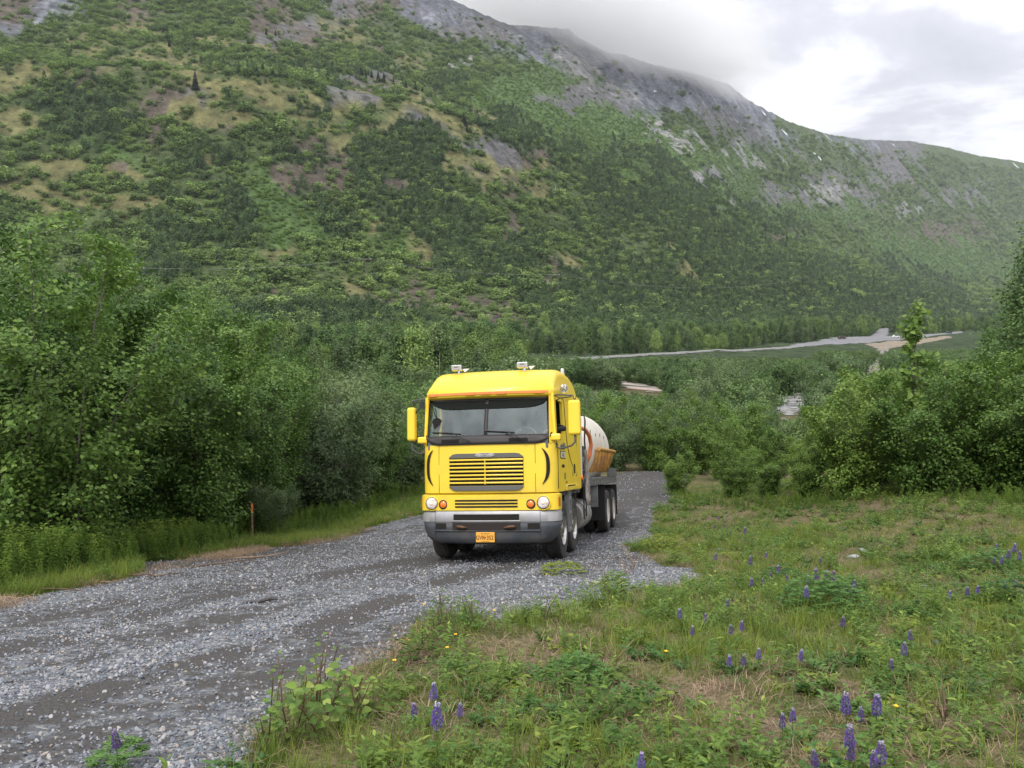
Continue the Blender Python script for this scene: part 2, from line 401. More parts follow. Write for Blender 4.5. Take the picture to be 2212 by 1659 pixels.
def ground_material(name, near=True):
    m, nt, b = mat_new(name); N = nt.nodes; L = nt.links
    tc = N.new('ShaderNodeTexCoord'); b.inputs['Roughness'].default_value = .95; b.inputs['Specular IOR Level'].default_value = .15
    if near:
        n1 = N.new('ShaderNodeTexNoise'); n1.inputs['Scale'].default_value = .9; n1.inputs['Detail'].default_value = 8; n1.inputs['Roughness'].default_value = .65
        n2 = N.new('ShaderNodeTexNoise'); n2.inputs['Scale'].default_value = 22; n2.inputs['Detail'].default_value = 6
        for n in (n1, n2): L.new(tc.outputs['Object'], n.inputs['Vector'])
        r1 = N.new('ShaderNodeValToRGB'); e = r1.color_ramp.elements
        e[0].position = .38; e[0].color = (.070,.085,.030,1); e[1].position = .62; e[1].color = (.175,.138,.090,1)
        q = e.new(.5); q.color = (.115,.105,.045,1)
        r2 = N.new('ShaderNodeValToRGB'); r2.color_ramp.elements[0].color = (.45,.45,.45,1); r2.color_ramp.elements[1].color = (1.5,1.5,1.5,1)
        r2.color_ramp.elements[0].position = .3; r2.color_ramp.elements[1].position = .72
        mx = N.new('ShaderNodeMixRGB'); mx.blend_type = 'MULTIPLY'; mx.inputs[0].default_value = 1
        L.new(n1.outputs[0], r1.inputs[0]); L.new(n2.outputs[0], r2.inputs[0]); L.new(r1.outputs[0], mx.inputs[1]); L.new(r2.outputs[0], mx.inputs[2])
        L.new(mx.outputs[0], b.inputs['Base Color'])
        bp = N.new('ShaderNodeBump'); bp.inputs['Distance'].default_value = .04; bp.inputs['Strength'].default_value = .8
        L.new(n2.outputs[0], bp.inputs['Height']); L.new(bp.outputs[0], b.inputs['Normal'])
    else:
        at = N.new('ShaderNodeAttribute'); at.attribute_name = 'cover'
        n2 = N.new('ShaderNodeTexNoise'); n2.inputs['Scale'].default_value = .11; n2.inputs['Detail'].default_value = 10; n2.inputs['Roughness'].default_value = .72
        L.new(tc.outputs['Object'], n2.inputs['Vector'])
        r2 = N.new('ShaderNodeValToRGB'); r2.color_ramp.elements[0].color = (.50,.52,.50,1); r2.color_ramp.elements[1].color = (1.5,1.45,1.4,1)
        r2.color_ramp.elements[0].position = .36; r2.color_ramp.elements[1].position = .64
        mx = N.new('ShaderNodeMixRGB'); mx.blend_type = 'MULTIPLY'; mx.inputs[0].default_value = 1
        L.new(n2.outputs[0], r2.inputs[0]); L.new(at.outputs['Vector'], mx.inputs[1]); L.new(r2.outputs[0], mx.inputs[2])
        L.new(mx.outputs[0], b.inputs['Base Color'])
        n3 = N.new('ShaderNodeTexNoise'); n3.inputs['Scale'].default_value = .035; n3.inputs['Detail'].default_value = 9; n3.inputs['Roughness'].default_value = .7
        L.new(tc.outputs['Object'], n3.inputs['Vector'])
        bp = N.new('ShaderNodeBump'); bp.inputs['Distance'].default_value = 16; bp.inputs['Strength'].default_value = .85
        L.new(n3.outputs[0], bp.inputs['Height']); L.new(bp.outputs[0], b.inputs['Normal'])
    return m

def gravel_material():
    m, nt, b = mat_new('gravel'); N = nt.nodes; L = nt.links
    tc = N.new('ShaderNodeTexCoord'); b.inputs['Roughness'].default_value = .85; b.inputs['Specular IOR Level'].default_value = .3
    vo = N.new('ShaderNodeTexVoronoi'); vo.inputs['Scale'].default_value = 26
    v2 = N.new('ShaderNodeTexVoronoi'); v2.inputs['Scale'].default_value = 60
    for n in (vo, v2): L.new(tc.outputs['Object'], n.inputs['Vector'])
    sep = N.new('ShaderNodeSeparateColor'); L.new(vo.outputs['Color'], sep.inputs[0])
    r = N.new('ShaderNodeValToRGB'); e = r.color_ramp.elements
    e[0].position = 0; e[0].color = (.085,.092,.105,1); e[1].position = 1; e[1].color = (.42,.42,.41,1)
    for p, c in ((.35,(.13,.145,.165,1)),(.7,(.20,.21,.225,1)),(.9,(.29,.29,.28,1))): q = e.new(p); q.color = c
    L.new(sep.outputs[0], r.inputs[0])
    # wet, packed tracks: dark fine dirt, stretched along the road
    at = N.new('ShaderNodeAttribute'); at.attribute_name = 'wet'
    n1 = N.new('ShaderNodeTexNoise'); n1.inputs['Scale'].default_value = 5; n1.inputs['Detail'].default_value = 6
    L.new(tc.outputs['Object'], n1.inputs['Vector'])
    ad = N.new('ShaderNodeMath'); ad.operation = 'ADD'; L.new(at.outputs['Fac'], ad.inputs[0]); L.new(n1.outputs[0], ad.inputs[1])
    rw = N.new('ShaderNodeValToRGB'); rw.color_ramp.elements[0].position = .72; rw.color_ramp.elements[1].position = .98
    L.new(ad.outputs[0], rw.inputs[0])
    mx = N.new('ShaderNodeMixRGB'); L.new(rw.outputs[0], mx.inputs[0]); L.new(r.outputs[0], mx.inputs[1]); mx.inputs[2].default_value = (.072,.068,.064,1)
    L.new(mx.outputs[0], b.inputs['Base Color'])
    bp = N.new('ShaderNodeBump'); bp.inputs['Distance'].default_value = .025; bp.inputs['Strength'].default_value = .9; bp.invert = True
    L.new(vo.outputs['Distance'], bp.inputs['Height'])
    b2 = N.new('ShaderNodeBump'); b2.inputs['Distance'].default_value = .01; b2.inputs['Strength'].default_value = .8; b2.invert = True
    L.new(v2.outputs['Distance'], b2.inputs['Height']); L.new(bp.outputs[0], b2.inputs['Normal']); L.new(b2.outputs[0], b.inputs['Normal'])
    return m

def build_terrain():
    ys = [-9.0]
    while ys[-1] < 4700:
        y = ys[-1]; ys.append(y+max(.05, .0085*y if y < 240 else .0042*y))
    ys = np.array(ys); q = np.linspace(-.82, .82, 860)
    Y, Q = np.meshgrid(ys, q, indexing='ij')
    X = Q*(Y+12)
    Z = H(X, Y)
    wet = np.zeros_like(X)
    nr, nc = X.shape
    V = np.stack([X, Y, Z], -1).reshape(-1, 3)
    i = np.arange(nr-1)[:, None]*nc+np.arange(nc-1)[None]
    F = np.stack([i, i+1, i+nc+1, i+nc], -1)
    xc = X[:-1, :-1]; yc = Y[:-1, :-1]
    road = on_road(xc, yc)
    split = np.searchsorted(ys, 250)
    far = np.zeros_like(road); far[split:] = True
    def part(mask, name, mt, attrs=None, kind='structure'):
        f = F[mask].reshape(-1, 4); used, inv = np.unique(f, return_inverse=True)
        o = np_mesh(name, V[used], inv.reshape(-1, 4), mt, {k: a[used] for k, a in (attrs or {}).items()}, smooth=True)
        o['kind'] = kind; return o
    part(~road & ~far, 'ground', ground_material('meadow_soil'))
    # wheel tracks of the road: wetness from noise stretched along the way it runs
    xr, yr = V[:, 0], V[:, 1]
    al = (xr*.45+yr*.9); ac = (xr*.9-yr*.45)
    w = .5+.5*fbm(ac*1.0+3, al*.16, 3)+.16*fbm(xr*2.2, yr*2.2, 3)
    w = np.clip(w, 0, 1)*.56 + .60*ruts(xr, yr)*(yr < 90) + .20*np.exp(-((yr-16)/4.)**2)+.55*sstep(25, 31, yr)*np.clip(.8+1.2*fbm(xr*.5, yr*.35, 3), 0, 1)
    part(road & ~far, 'gravel_road', gravel_material(), {'wet': w})
    fm = far.copy()
    vis = np.zeros(len(V), bool); vis[np.unique(F[fm])] = True
    cw = np.zeros((len(V), 3)); W = cover(xr[vis], yr[vis], V[vis, 2]); c = W@_colr
    c *= (1+W[:, 0]*(1.3*np.abs(fbm(xr[vis]/30+5, yr[vis]/80, 4))-.28))[:, None]; c *= (1+.38*fbm(xr[vis]/7, yr[vis]/9, 4))[:, None]
    cw[vis] = c
    part(fm, 'mountain', ground_material('mountain_cover', False), {'cover': cw})
build_terrain()
# ---------------------------------------------------------------- the truck
def paint_mat():
    m, nt, b = mat_new('yellow_paint'); N = nt.nodes; L = nt.links
    tc = N.new('ShaderNodeTexCoord'); b.inputs['Roughness'].default_value = .46
    b.inputs['Coat Weight'].default_value = .25; b.inputs['Coat Roughness'].default_value = .12
    n = N.new('ShaderNodeTexNoise'); n.inputs['Scale'].default_value = 2.2; n.inputs['Detail'].default_value = 8; n.inputs['Roughness'].default_value = .6
    L.new(tc.outputs['Object'], n.inputs['Vector'])
    sep = N.new('ShaderNodeSeparateXYZ'); L.new(tc.outputs['Object'], sep.inputs[0])
    mr = N.new('ShaderNodeMapRange'); mr.inputs['From Min'].default_value = 2.2; mr.inputs['From Max'].default_value = .8; mr.inputs['To Max'].default_value = .55
    L.new(sep.outputs[2], mr.inputs['Value'])
    r = N.new('ShaderNodeValToRGB'); r.color_ramp.elements[0].position = .42; r.color_ramp.elements[1].position = .72
    L.new(n.outputs[0], r.inputs[0])
    mu = N.new('ShaderNodeMath'); mu.operation = 'MULTIPLY'; L.new(r.outputs[0], mu.inputs[0]); L.new(mr.outputs[0], mu.inputs[1])
    mx = N.new('ShaderNodeMixRGB'); L.new(mu.outputs[0], mx.inputs[0]); mx.inputs[1].default_value = (.92, .66, .04, 1); mx.inputs[2].default_value = (.42, .32, .11, 1)
    L.new(mx.outputs[0], b.inputs['Base Color'])
    return m
YEL = paint_mat()
BLACK = mat('black_trim', (.016,.016,.017), .5, bump=.1)
VOID = mat('dark_recess', (.012,.010,.008), .9)
DGREY = mat('grey_plastic_bumper', (.050,.058,.068), .65, c2=(.115,.108,.098), scale=2.5, bump=.1, detail=9, lo=.4, hi=.75)
MGREY = mat('grille_trim', (.12,.12,.11), .5)
SILV = mat('silver_bumper', (.46,.46,.475), .45, .25, c2=(.30,.29,.27), scale=3.5, lo=.45, hi=.85, detail=8)
CHROME = mat('chrome', (.75,.75,.76), .12, 1)
ALU = mat('polished_wheel', (.62,.62,.62), .28, .9, c2=(.34,.31,.28), scale=8)
RIMW = mat('white_rim', (.66,.63,.57), .5, c2=(.5,.46,.4), scale=5)
RUBBER = mat('tyre_rubber', (.022,.021,.020), .85, c2=(.075,.068,.060), scale=2.5, bump=.3, bscale=40)
RUST = mat('rusty_iron', (.10,.045,.02), .85, c2=(.16,.09,.05), scale=20)
FRAME = mat('greasy_frame', (.028,.026,.025), .75, c2=(.06,.055,.05), scale=4)
AMBER = mat('amber_lens', (.95,.22,.03), .25, coat=.5)
AMBERD = mat('dark_amber_lens', (.55,.13,.03), .3, coat=.5)
ORSTR = mat('orange_marker_strip', (.90,.27,.08), .4)
WHITE = mat('tank_white', (.78,.73,.64), .45, c2=(.60,.52,.42), scale=1.6, lo=.45, hi=.8)
PWHITE = mat('white_plastic', (.75,.76,.76), .4)
ORANGE = mat('orange_frame_paint', (.56,.29,.06), .7, c2=(.30,.15,.05), scale=4, detail=9, lo=.4, hi=.7)
HOSE = mat('orange_hose', (.60,.17,.06), .5)
DECK = mat('worn_deck_steel', (.16,.16,.155), .7, c2=(.06,.055,.05), scale=9)
GALV = mat('galvanised_plate', (.32,.33,.33), .55, .3, c2=(.20,.20,.19), scale=5)
CLOTH = mat('dirty_canvas', (.40,.36,.32), .95, c2=(.22,.19,.16), scale=7, bump=.4, bscale=14)
PLATE = mat('plate_orange', (.85,.42,.06), .45)
PLTXT = mat('plate_ink', (.10,.03,.01), .6)
SKIN = mat('skin', (.52,.31,.23), .55)
SLEEVE = mat('black_jacket', (.012,.012,.014), .9, bump=.5, bscale=25)
def glass_mat(name, tint, clear):
    m, nt, b = mat_new(name); N = nt.nodes; L = nt.links
    t = N.new('ShaderNodeBsdfTransparent'); t.inputs[0].default_value = lin(tint)
    g = N.new('ShaderNodeBsdfGlossy'); g.inputs['Roughness'].default_value = .03; g.inputs[0].default_value = (.86,.97,.94,1)
    f = N.new('ShaderNodeLayerWeight'); f.inputs[0].default_value = .5
    p5 = N.new('ShaderNodeMath'); p5.operation = 'POWER'; p5.inputs[1].default_value = 4.0; L.new(f.outputs['Facing'], p5.inputs[0])
    a = N.new('ShaderNodeMath'); a.operation = 'ADD'; a.inputs[1].default_value = clear+.04; L.new(p5.outputs[0], a.inputs[0])
    mx = N.new('ShaderNodeMixShader'); L.new(a.outputs[0], mx.inputs[0]); L.new(t.outputs[0], mx.inputs[1]); L.new(g.outputs[0], mx.inputs[2])
    L.new(mx.outputs[0], N['Material Output'].inputs[0]); return m
GLASS = glass_mat('windscreen_glass', (.45,.53,.52), .12)
LENS = glass_mat('clear_lens', (.95,.95,.95), .02)
TRUCK_M = Matrix(((.9747,.2230,-.0162,-.4307),(-.2170,.9611,.1711,14.267),(.0537,-.1632,.9851,EYE-4.063),(0,0,0,1)))
# make the three axes exactly orthonormal
_r = Vector((.9747,-.2170,.0537)).normalized(); _u = Vector((-.0162,.1711,.9851)); _u = (_u-_r*_u.dot(_r)).normalized(); _b = _u.cross(_r)
TRUCK_M = Matrix(((_r.x,_b.x,_u.x,-.4307),(_r.y,_b.y,_u.y,14.267),(_r.z,_b.z,_u.z,EYE-4.063),(0,0,0,1)))

def outline(w, yf, rc, bow, yb, n=7):
    """plan of one half-shell of the cab, from the rear left round the front to the rear right"""
    half = [(w, yb)]
    for yy in np.linspace(yb, yf+bow+rc, 4)[1:]: half.append((w, yy))
    for i in range(1, n+1):
        t = math.pi/2*i/n; half.append((w-rc+rc*math.cos(t), yf+bow+rc-rc*math.sin(t)))
    xs = np.linspace(w-rc, 0, 7)[1:]
    for x in xs: half.append((x, yf+bow*(x/(w-rc))**2))
    L = [(-x, y) for x, y in half]; Rr = half[::-1][1:]
    return L+Rr
def shell(mb, levels):
    mb.grid([[(x, y, z) for x, y in outline(*lv)] for z, lv in levels]); return mb

def band(mb, x0, x1, z0, z1, prof, off=.004, n=16, th=.012):
    """a panel that follows the bowed front between x0..x1, z0..z1"""
    w, yf, rc, bow = prof
    def Y(x):
        a = abs(x)
        if a <= w-rc: return yf+bow*(a/(w-rc))**2
        k = min((a-(w-rc))/rc, 1); return yf+bow+rc-rc*math.sqrt(max(0, 1-k*k))
    xs = np.linspace(x0, x1, n)
    f = [[(x, Y(x)-off-th, z) for x in xs] for z in (z0, z1)]
    b = [[(x, Y(x)-off, z) for x in xs] for z in (z0, z1)]
    vs = f[0]+f[1]+b[0]+b[1]; fs = []
    for j in range(n-1):
        fs += [(j, j+1, n+j+1, n+j), (2*n+j+1, 2*n+j, 3*n+j, 3*n+j+1), (n+j, n+j+1, 3*n+j+1, 3*n+j), (j+1, j, 2*n+j, 2*n+j+1)]
    fs += [(0, n, 3*n, 2*n), (n-1, 2*n+n-1, 3*n+n-1, 2*n-1)]
    mb.add(vs, fs); return mb

def text_obj(name, body, size, M4, matl, parent, ext=.002, bold=0):
    cu = bpy.data.curves.new(name, 'FONT'); cu.body = body; cu.size = size; cu.extrude = ext; cu.align_x = 'CENTER'; cu.align_y = 'CENTER'; cu.offset = bold
    cu.materials.append(matl); cu.resolution_u = 3
    t = bpy.data.objects.new(name, cu); COL.objects.link(t); bpy.context.view_layer.update()
    me = bpy.data.meshes.new_from_object(t.evaluated_get(bpy.context.evaluated_depsgraph_get())); bpy.data.objects.remove(t)
    o = bpy.data.objects.new(name, me); COL.objects.link(o); o.parent = parent; o.matrix_local = M4; return o

def wheel(parent, x, y, side, kind, steer=0.0):
    t = MB(); R = .522; w = .14
    c = (x, y, R)
    prof = [(.30, w*.85), (.36, w*.98), (.44, w), (.492, w*.93), (.516, w*.74), (R, w*.55), (R, -w*.55), (.516, -w*.74), (.492, -w*.93), (.44, -w), (.36, -w*.98), (.30, -w*.85)]
    t.lathe([(r, h*side) for r, h in prof], c, 0, 48, cap=False)
    # tread blocks
    for k in range(48):
        a = 2*math.pi*k/48
        for (u0, u1) in ((-.075, -.030), (-.022, .022), (.030, .075)):
            vs = []
            for (rr, aa, uu) in ((R-.003, -.045, u0), (R-.003, .045, u0), (R-.003, .045, u1), (R-.003, -.045, u1), (R+.010, -.040, u0), (R+.010, .040, u0), (R+.010, .040, u1), (R+.010, -.040, u1)):
                vs.append((x+uu, y+rr*math.cos(a+aa), R+rr*math.sin(a+aa)))
            t.add(vs, [(4,5,6,7),(0,1,5,4),(1,2,6,5),(2,3,7,6),(3,0,4,7)])
    root = t.build('wheel', RUBBER, parent, True, auto=35)
    r = MB()
    if kind == 'alloy':
        prof = [(.302, .10), (.300, .135), (.286, .140), (.276, .118), (.262, .060), (.235, .075), (.17, .080), (.155, .060), (.115, .055), (.105, .12), (.07, .14), (.0, .142)]
        r.lathe([(a, h*side) for a, h in prof], c, 0, 40)
        r.build('rim', ALU, root, True, auto=30)
        for k in range(10):
            a = 2*math.pi*(k+.5)/10; cc = (x+side*.071, y+.213*math.cos(a), R+.213*math.sin(a))
            h = MB(); h.lathe([(.030, .0), (.030, side*.010), (.0, side*.010)], cc, 0, 12); h.build('hand_hole', VOID, root)
        for k in range(10):
            a = 2*math.pi*k/10; cc = (x+side*.058, y+.138*math.cos(a), R+.138*math.sin(a))
            n_ = MB(); n_.lathe([(.019, .0), (.019, side*.055), (.010, side*.065), (.0, side*.065)], cc, 0, 6); n_.build('lug_nut', RUST, root)
    else:
        prof = [(.302, .10), (.300, .130), (.288, .132), (.280, .10), (.27, -.02), (.24, -.035), (.15, -.03), (.12, .02), (.10, .06), (.0, .065)]
        r.lathe([(a, h*side) for a, h in prof], c, 0, 40)
        r.build('rim', RIMW, root, True, auto=30)
    if steer:
        M_ = Matrix.Translation((x, y, 0)) @ Matrix.Rotation(steer, 4, 'Z') @ Matrix.Translation((-x, -y, 0))
        root.matrix_local = M_
    return root

def build_truck():
    T = empty('tank_truck'); T.matrix_world = TRUCK_M
    tag(T, 'bright yellow flat-nosed truck with a white tank on its bed, driving up the gravel road', 'truck')
    W = 1.19
    FP = (1.20, .00, .26, .10)          # plan of the front: half width, y, corner radius, bow
    cab = MB()
    yb = 3.12
    shell(cab, [(1.185, (1.19, .02, .25, .10, yb)), (1.20, (1.20, .0, .26, .10, yb)), (1.60, (1.205, -.005, .26, .10, yb)), (2.03, (1.20, .0, .26, .10, yb))])
    # lower sides below the belt are closed by the shell; upper sides: pillars and panels round the door windows
    for s in (-1, 1):
        def side(y0, y1, z0, z1, xo0=1.198, xo1=1.165):
            def X(z): return xo0+(xo1-xo0)*(z-2.03)/.85
            a = [(s*X(z0), y0, z0), (s*X(z0), y1, z0), (s*X(z1), y1, z1), (s*X(z1), y0, z1)]
            b = [(p[0]-s*.05, p[1], p[2]) for p in a]
            cab.add(a+b, [(0,1,2,3), (7,6,5,4), (0,4,5,1), (1,5,6,2), (2,6,7,3), (3,7,4,0)])
        side(.40, 1.12, 2.03, 2.20)
        side(.40, 1.12, 2.80, 2.90)
        side(1.12, yb, 2.03, 2.90)
        # front pillar
        cab.add([(s*1.198, .40, 2.03), (s*1.198, .30, 2.03), (s*1.10, .12, 2.03), (s*1.165, .43, 2.90), (s*1.155, .36, 2.90), (s*1.085, .25, 2.90)],
                [(0,3,4,1), (1,4,5,2), (2,5,3,0)])
        side(.27, .40, 2.03, 2.90)
    # back wall and roof
    cab.box(-1.15, 1.15, 3.09, 3.12, 1.2, 3.0)
    # visor lip over the windscreen
    shell(cab, [(2.84, (1.13, .17, .20, .09, yb)), (2.87, (1.165, .09, .22, .10, yb)), (2.90, (1.172, .075, .22, .10, yb)), (2.955, (1.172, .085, .22, .10, yb))])
    # roof: cross-sections front to back
    hs = [(.085, 2.955), (.10, 3.0), (.15, 3.07), (.24, 3.15), (.38, 3.235), (.56, 3.305), (.80, 3.36), (1.1, 3.405), (1.5, 3.44), (1.9, 3.445), (2.3, 3.43), (2.65, 3.38), (2.85, 3.32), (2.98, 3.22), (3.05, 3.08), (3.06, 2.95)]
    rows = []
    for (y, h) in hs:
        d = h-2.955; row = []
        rc = min(.15, d*.8+.001); wt = 1.170-.035*min(1, d/.45)
        side_pts = [(1.172, 2.955), (1.172-(1.172-wt)*.5, 2.955+(d-rc)*.6), (wt, 2.955+max(0, d-rc))]
        for i in range(1, 8):
            t = math.pi/2*i/7; side_pts.append((wt-rc+rc*math.cos(t), h-rc+rc*math.sin(t)))
        side_pts += [(wt*.55, h+.012*min(1, d*4)), (wt*.25, h+.018*min(1, d*4))]
        bowf = .10 if y < .3 else .10*max(0, 1-(y-.3)/.5)
        def yy(x): return y+bowf*min(1, (abs(x)/.95))**2+(0 if abs(x) < .9 else (abs(x)-.9)**2*2.2*(1 if y < .5 else max(0, 1-(y-.5))))
        full = [(-a, b) for a, b in side_pts]+[(0, h+.02*min(1, d*4))]+side_pts[::-1]
        rows.append([(a, yy(a) if y < 2 else y, b) for a, b in full])
    cab.grid(rows)
    cabo = cab.build('cab', YEL, T, True, auto=32)
    # sleeper cap behind the roof
    sl = MB(); sl.box(-1.19, 1.19, 2.62, 3.24, 1.44, 3.05); sl.build('sleeper', YEL, cabo, bevel=.05)
    # -- dark seams
    for s in (-1, 1):
        se = MB(); band(se, s*.86-.004, s*.86+.004, 1.20, 2.02, FP, off=.0, n=2, th=.004); se.build('panel_seam', BLACK, cabo)
        X = s*1.207
        def ln(pts):
            se = MB(); se.tube([(X if p[1] < 2.03 else s*(1.2-.035*(p[1]-2.03)/.85+.004), p[0], p[1]) for p in pts], .006, 4); se.build('panel_seam', BLACK, cabo)
        ln([(.36, 2.02), (.36, 1.25)])
        ln([(1.32, 2.82), (1.36, 2.2), (1.42, 2.0), (1.75, 1.75), (2.05, 1.62), (1.98, 1.45)])
        ln([(1.32, 2.82), (1.20, 2.87), (.44, 2.86)])
    for s in (-1, 1):
        se = MB(); se.tube([(s*1.196, 2.615, z) for z in (3.03, 2.0, 1.6)]+[(s*1.207, 2.45, 1.44)], .006, 4); se.build('panel_seam', BLACK, cabo)
    dh = MB(); dh.box(1.205, 1.222, 2.15, 2.24, 1.50, 1.68); dh.build('door_handle', BLACK, cabo, bevel=.01)
    dh = MB(); dh.box(1.205, 1.215, 1.03, 1.09, 1.40, 1.52); dh.build('door_lock', DECK, cabo, bevel=.004)
    # side steps / lower sill
    for a_, b_ in ((1.02, 1.235), (-1.235, -1.02)): st = MB(); st.box(a_, b_, 1.15, 2.38, 1.185, 1.30); st.build('sill_step', YEL, cabo, bevel=.03)
    st = MB(); st.box(1.2352, 1.238, 1.2, 2.1, 1.27, 1.292); st.build('sill_slot', VOID, cabo)
    # -- front face
    fr = MB(); band(fr, -1.10, 1.10, 2.045, 2.19, (1.20, .0, .26, .10), off=.004, n=30, th=.01)
    # windscreen surround: lower band, side posts and centre post
    ws = MB()
    def wsY(x, z):
        k = (z-2.03)/.82; base = .0+.20*max(0, k)**1.1; a = abs(x)
        w_ = 1.16; rc = .20
        return base+.10*(min(a, w_-rc)/(w_-rc))**2+(0 if a < w_-rc else rc-math.sqrt(max(0, rc*rc-(a-w_+rc)**2)))
    def wspatch(mb, x0, x1, z0, z1, off, nx=14, nz=4, curve=None):
        rows = []
        for z in np.linspace(z0, z1, nz):
            rows.append([(x, wsY(x, z)-off, z if curve is None else curve(x, z)) for x in np.linspace(x0, x1, nx)])
        mb.grid(rows)
    def lowcurve(x, z):     # the black band dips round at the corners
        k = max(0, abs(x)-.85)/.30
        return z if z > 2.1 else z+.15*k*k
    wspatch(ws, -1.14, 1.14, 2.025, 2.19, .016, 40, 4, lowcurve)
    for s in (-1, 1):
        wspatch(ws, s*1.075, s*1.155, 2.15, 2.845, .014, 6, 8)
    wspatch(ws, -.032, .032, 2.15, 2.84, .013, 3, 6)
    wspatch(ws, -1.10, 1.10, 2.80, 2.845, .012, 30, 3)
    wso = ws.build('windscreen_frame', mat('brown_black_rubber', (.030,.026,.025), .55), cabo, True, solid=.01)
    gl = MB(); wspatch(gl, -1.10, 1.10, 2.18, 2.83, .006, 40, 10); gl.build('windscreen', GLASS, cabo, True)
    sb = MB(); rows = []  # dark reflection across the upper windscreen, painted as an opaque black band
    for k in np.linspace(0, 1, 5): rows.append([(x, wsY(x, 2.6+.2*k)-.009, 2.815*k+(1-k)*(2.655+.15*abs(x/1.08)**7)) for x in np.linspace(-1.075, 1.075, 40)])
    sb.grid(rows); sb.build('reflection_band', mat('painted_reflection', (.010,.012,.011), .8, spec=.15), cabo, True)
    # cowl vents in the black band
    for x in (-.80, .42): cv = MB(); band(cv, x, x+.32, 2.075, 2.125, FP, off=.026, n=6, th=.006); cv.build('cowl_vent', VOID, wso)
    # orange marker strip and its lamps
    om = MB(); band(om, -1.09, 1.09, 2.905, 2.945, (1.172, .075, .22, .10), off=.002, n=30, th=.008); omo = om.build('marker_strip', ORSTR, cabo)
    for x in (-1.0, -.28, 0, .28, .93):
        q = MB(); band(q, x-.085, x+.085, 2.895, 2.947, (1.172, .075, .22, .10), off=.008, n=6, th=.02); q.build('marker_lamp', mat('orange_lamp', (.92,.25,.06), .35), omo, bevel=.006)
    # upper grille
    gb = MB(); band(gb, -.66, .66, 1.32, 1.79, FP, off=.002, n=14, th=.004)
    gbo = gb.build('grille', VOID, cabo)
    for i in range(7):
        z = 1.365+i*.0655
        q = MB(); wv = .66
        band(q, -wv, wv, z-.011, z+.018, FP, off=.012, n=18, th=.028); q.build('grille_slat', YEL, gbo, bevel=.008)
    q = MB(); band(q, -.008, .008, 1.34, 1.78, FP, off=.03, n=2, th=.012)
    q.build('grille_rib', YEL, gbo)
    def bar(z0, z1, taper, matl, nm, w=.66):
        q = MB(); n = 20; rows = [[], [], [], []]
        for x in np.linspace(-w, w, n):
            k = max(0, abs(x)-(w-.12))/.12
            za = z0+(z1-z0)*.5*k*k if taper != 'b' else z0+(z1-z0)*.8*k*k; zb = z1-(z1-z0)*(.5 if taper != 't' else .8)*k*k
            if taper == 't': za = z0
            if taper == 'b': zb = z1
            yv = .10*(x/.94)**2
            rows[0].append((x, yv-.004, za)); rows[1].append((x, yv-.034, za)); rows[2].append((x, yv-.034, zb)); rows[3].append((x, yv-.004, zb))
        q.grid(rows); return q.build(nm, matl, gbo, bevel=.004)
    bar(1.795, 1.875, 't', MGREY, 'grille_bar'); bar(1.235, 1.315, 'b', MGREY, 'grille_bar')
    # emblem: chrome oval with lettering
    em = MB(); n = 28
    for (a, b, y0, y1) in ((.175, .036, -.036, -.048),):
        vs = [(a*math.copysign(abs(math.cos(2*math.pi*i/n))**.8, math.cos(2*math.pi*i/n)), y0, 1.845+b*math.sin(2*math.pi*i/n)) for i in range(n)]
        vs2 = [(p[0], y1, p[2]) for p in vs]
        em.add(vs+vs2, [tuple(range(n)), tuple(range(2*n-1, n-1, -1))]+[(i, n+i, n+(i+1) % n, (i+1) % n) for i in range(n)])
    emo = em.build('emblem', CHROME, gbo)
    ed = MB(); vs = [(.160*math.cos(2*math.pi*i/n), -.0495, 1.845+.027*math.sin(2*math.pi*i/n)) for i in range(n)]; ed.add(vs, [tuple(range(n))]); ed.build('emblem_field', BLACK, emo)
    text_obj('lettering', 'FREIGHTLINER', .044, Matrix.Translation((0, -.0505, 1.845)) @ Matrix.Rotation(R_(90), 4, 'X') @ Matrix.Shear('XZ', 4, (0, 0)), PWHITE, emo, .001, .001)
    # curved intake slits at the corners
    for s in (-1, 1):
        q = MB(); n = 16; rows = [[], []]
        for i in range(n+1):
            t = i/n; z = 1.33+.62*t; bend = .10*(abs(2*t-1))**3
            xc = 1.075-bend*(1.0); wd = .024*(1-(abs(2*t-1))**4)+.004
            for k, dx in enumerate((-wd, wd)):
                x = xc+dx; a = x; w_, rc = 1.20, .26
                yv = .10+rc-math.sqrt(max(0, rc*rc-(a-w_+rc)**2)) if a > w_-rc else .10*(a/(w_-rc))**2
                rows[k].append((s*x, yv-.020, z))
        q.grid(rows); q.build('corner_vent', VOID, cabo, solid=.006)
    # gap between the upper face and the lower fascia
    q = MB(); shell(q, [(1.14, (1.14, .05, .25, .10, .9)), (1.20, (1.14, .05, .25, .10, .9))]); q.build('fascia_gap', VOID, cabo)
    # lower fascia
    LP = (1.225, -.01, .20, .10)
    lf = MB(); shell(lf, [(.90, (1.215, .0, .20, .10, .50)), (.905, LP+(.50,)), (1.15, LP+(.50,)), (1.168, (1.19, .03, .2, .10, .46))]); 
    lfo = lf.build('fascia', YEL, T, True, auto=35, solid=.02)
    for s in (-1, 1): q = MB(); band(q, s*.601-.004, s*.601+.004, .91, 1.16, LP, off=0, n=2, th=.004); q.build('fascia_seam', BLACK, lfo)
    for z in (.945, .998, 1.051):
        q = MB(); band(q, -.555, .555, z, z+.030, LP, off=.012, n=14, th=.003); q.build('fascia_slot', VOID, lfo, bevel=.01)
    LM = mat('headlamp_lens', (.84,.80,.76), .18, 0, c2=(.62,.42,.34), scale=16, bump=.6, bscale=55, coat=.6, lo=.45, hi=.7)
